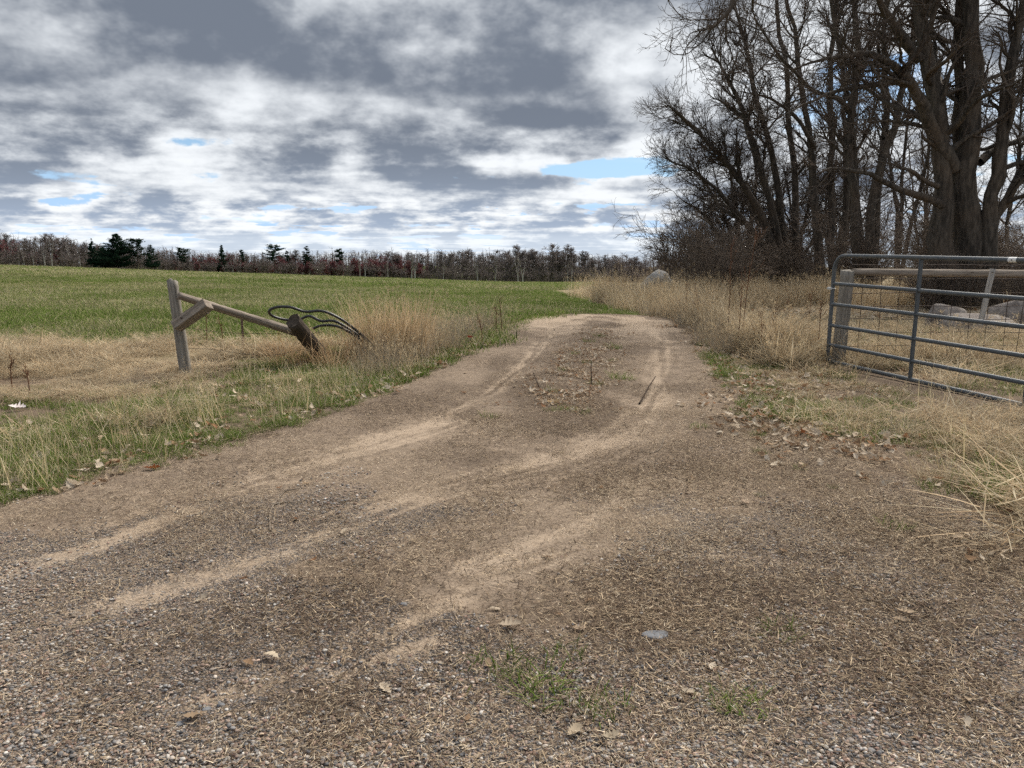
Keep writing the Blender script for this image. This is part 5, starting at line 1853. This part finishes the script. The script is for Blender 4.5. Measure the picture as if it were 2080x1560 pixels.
for i in range(30):
    x, y = sample(1, lambda X, Y: on_track(X, Y) * 0.8, 2.1, 9.0, -0.6, 0.62, gl_, 1.2)[0]
    a, L = gl_.random() * 6.28, gl_.uniform(0.05, 0.16)
    q = gl_.normal() * 0.25
    twig_thing('straw_stalk', 'thin loose straw stalk fallen on the open dirt', [[(x, y, .008), (x + math.cos(a) * L * .5, y + math.sin(a) * L * .5, .012), (x + math.cos(a + q) * L, y + math.sin(a + q) * L, .008)]], (M_STRAWM, M_STICK)[i % 2], 0.0022, 'straw', 'loose straws on the dirt')


def stone(x, y, size, mat, label, seed, flat=0.5, group=None):
    g_ = np.random.default_rng(seed)
    V, F = pebble(size, g_)
    V = V * np.array([1, 1, flat / 0.55])
    o = obj('stone', mesh_from('stone', V, F, mat, True), label=label, cat='stone', group=group)
    o.location = (x, y, float(DZ(np.array(x), np.array(y))) + size * 0.10)
    return o


V, F = IV.copy(), IF
V = np.sign(V) * np.abs(V) ** 0.6 * np.array([0.052, 0.034, 0.010])
V[:, 0] += 0.35 * V[:, 1]
V[:, 1] *= 1 + 5 * V[:, 0]
sl = obj('flat_stone', mesh_from('flat_stone', V + 0.002 * np.sin(V * 190), F, M_SLATE, False), label='flat blue-grey slab of stone set in the gravel', cat='stone')
place_on(sl, *gpt(1330, 1297), 0.004, -0.15)
for u, v, s, mt, lab in ((645, 1365, .016, M_ROCKG, 'pale oval pebble at the tail of the sandy streak'), (420, 1448, .016, M_SLATE, 'dark pebble of the pair in the near gravel'), (449, 1440, .017, M_SLATE, 'darker round pebble touching its pair in the near gravel'), (366, 1478, .014, M_SLATE, 'bluish pebble by a rusty pebble'), (357, 1486, .009, M_ROCK, 'rusty little pebble by a bluish pebble'),
                         (1630, 1318, .014, M_ROCK, 'cream round pebble alone on brown dirt'), (1934, 1362, .015, M_SLATE, 'dark round pebble near the verge'), (1687, 1346, .013, M_ROCKG, 'pale grey pebble below the cream one'), (78, 1490, .017, M_SLATE, 'blackish wedge stone in the sandy corner'), (820, 1235, .015, M_SLATE, 'greenish pebble beside the ridged sandy streak'), (1765, 1392, .012, M_ROCKG, 'light pebble on dirt with straw'), (940, 1508, .015, M_ROCKG, 'white lump of quartz among the nearest gravel'), (1727, 1508, .014, M_ROCK, 'pinkish pebble among the nearest gravel')):
    x, y = gpt(u, v)
    stone(x, y, s, mt, lab, u)

# white scrap and big tussock on the left
x, y = gpt(35, 832)
sc_ = obj('paper_scrap', mesh_from('paper_scrap', leaf_geo(0.14, 0.6, 0.9, gl_)[0] * np.array([1, 1.2, 1]), leaf_geo(0.14, 0.6, 0.9, gl_)[1], mat_plain('scrap_white', (0.62, 0.55, 0.53), 0.8, 0.2)), label='crumpled pinkish white scrap in flattened straw by the verge', cat='scrap')
place_on(sc_, x, y, 0.03, 0.5, (0.3, 0.2))

tus = thing('tussock', 'tall tan tussock of dry grass swallowing the end of the hose', 'grass clump', (-1.72, 10.35, float(H(-1.72, 10.35))))
parts = []
for i in range(16):
    a, q = gl_.random() * 6.28, 0.46 * math.sqrt(gl_.random())
    v = tall(600 + i, 66, 0.20, (0.42, 0.98), [(0.66, 0.50, 0.315), (0.58, 0.425, 0.26), (0.70, 0.56, 0.37)], (0.02, 0.5), 0.2, (0.005, 0.010))
    parts.append((v[0] + np.array([math.cos(a) * q * 1.25, math.sin(a) * q, 0]), v[1], v[2]))
V, F, C = cjoin(parts)
obj('blades', mesh_from('blades', V, F, M_DRY, False, C), tus)
g_ = np.random.default_rng(640)
n = 38
b = disc(n, 0.45, g_) + np.array([-0.15, 0, 0])
cc = pal([(0.42, 0.37, 0.20), (0.36, 0.33, 0.18)], n, g_)
V, F, C, tp_ = blades(b, g_.normal(3.0, 0.5, n), g_.uniform(0.2, 0.75, n), g_.uniform(0.0, 0.3, n), g_.uniform(0.8, 1.35, n), g_.uniform(0.004, 0.006, n), 6, cc * .9, cc * 1.1)
obj('seed_stalks', mesh_from('seed_stalks', V, F, M_DRY, False, C), tus)

heap = thing('grass_heap', 'collapsed reddish-tan heap of dry grass at the foot of the leaning post', 'grass clump', (-2.58, 9.72, float(H(-2.58, 9.72))))
parts = []
for i in range(9):
    v = tall(620 + i, 62, 0.20, (0.26, 0.62), [(0.50, 0.34, 0.20), (0.58, 0.42, 0.26), (0.42, 0.28, 0.16)], (0.2, 1.15), 0.1, (0.004, 0.008))
    parts.append((v[0] + np.array([-0.55 + 1.1 * (i + gl_.random()) / 9, 0.3 * gl_.normal(), 0]), v[1], v[2]))
V, F, C = cjoin(parts)
obj('blades', mesh_from('blades', V, F, M_DRY, False, C), heap)

gc = foot(1232, 33.0)
gd = thing('golden_tussock', 'golden orange dome of dry grass standing past the crest', 'grass clump', tuple(gc))
parts = []
for i in range(16):
    a, q = gl_.random() * 6.28, 0.5 * math.sqrt(gl_.random())
    v = tall(660 + i, 46, 0.25, (0.5, 1.05), [(0.52, 0.34, 0.15), (0.44, 0.275, 0.12), (0.58, 0.40, 0.20)], (0.0, 0.45), 0.3, (0.012, 0.02))
    parts.append((v[0] + np.array([math.cos(a) * q, math.sin(a) * q, 0]), v[1], v[2]))
V, F, C = cjoin(parts)
obj('blades', mesh_from('blades', V, F, M_DRY, False, C), gd)

M_WEEDST = mat_bark('rusty_stalk', (0.11, 0.055, 0.032), (0.24, 0.125, 0.075), 12)


def weed(name, label, u, v, h, seed, lean, group=None):
    g_ = np.random.default_rng(seed)
    x, y = gpt(u, v)
    root = thing(name, label, 'weed', (x, y, float(SURF(np.array(x), np.array(y)))), g_.random() * 6, group)
    P = stem_path([np.array([0, 0, -.03]), np.array([lean * .3, 0, h * .5]), np.array([lean, 0.03, h])], 12, 0.05, g_)[None]
    Rr = np.linspace(0.008, 0.003, 12)[None]
    parts = [tubes(P, Rr, 5)]
    Q, q2 = branch(P, Rr, 10, 0.45, 1.0, (32, 10), (0.14 * h, 0.32 * h), 5, 0.1, 0.15, 0.6, 0.4, g_, 0.0025, 0.005)
    V, F = join(parts + [tubes(Q, q2, 4)])
    obj('stalk', mesh_from('stalk', V, F, M_WEEDST), root)
    Q3, q3 = branch(Q, q2, 70, 0.4, 1.0, (40, 20), (0.012, 0.035), 3, 0.2, 0.1, 1.0, 0.7, g_, 0.0025, 0.0045)
    V, F = tubes(Q3, q3, 3)
    obj('seed_heads', mesh_from('seed_heads', V, F, M_WEEDST), root)
    return root


weed('dock_weed', 'tall rust-brown dead weed stalk rising above dry grass by the gate', 1507, 700, 1.75, 1, -0.12)
weed('dock_weed', 'second rust-brown weed stalk just left of the tallest one, thinner', 1478, 690, 1.55, 2, -0.08)
weed('dock_weed', 'short forked brown weed stalk at the foot of the tall pair', 1497, 712, 0.95, 3, 0.06)
for i, (u, v, h) in enumerate(((1600, 690, .8), (1640, 700, .85), (1660, 722, .75), (1570, 705, .7), (1545, 720, .65), (980, 700, .45), (1008, 672, .5), (1020, 668, .6), (1395, 640, .7), (1420, 655, .75), (60, 800, .3), (25, 790, .36), (420, 700, .6), (455, 720, .5))):
    weed('dead_weed', 'thin dead weed stalk with dark seed heads in the dry grass', u, v, h, 20 + i, 0.1 * gl_.normal(), 'dead weeds in the dry grass')
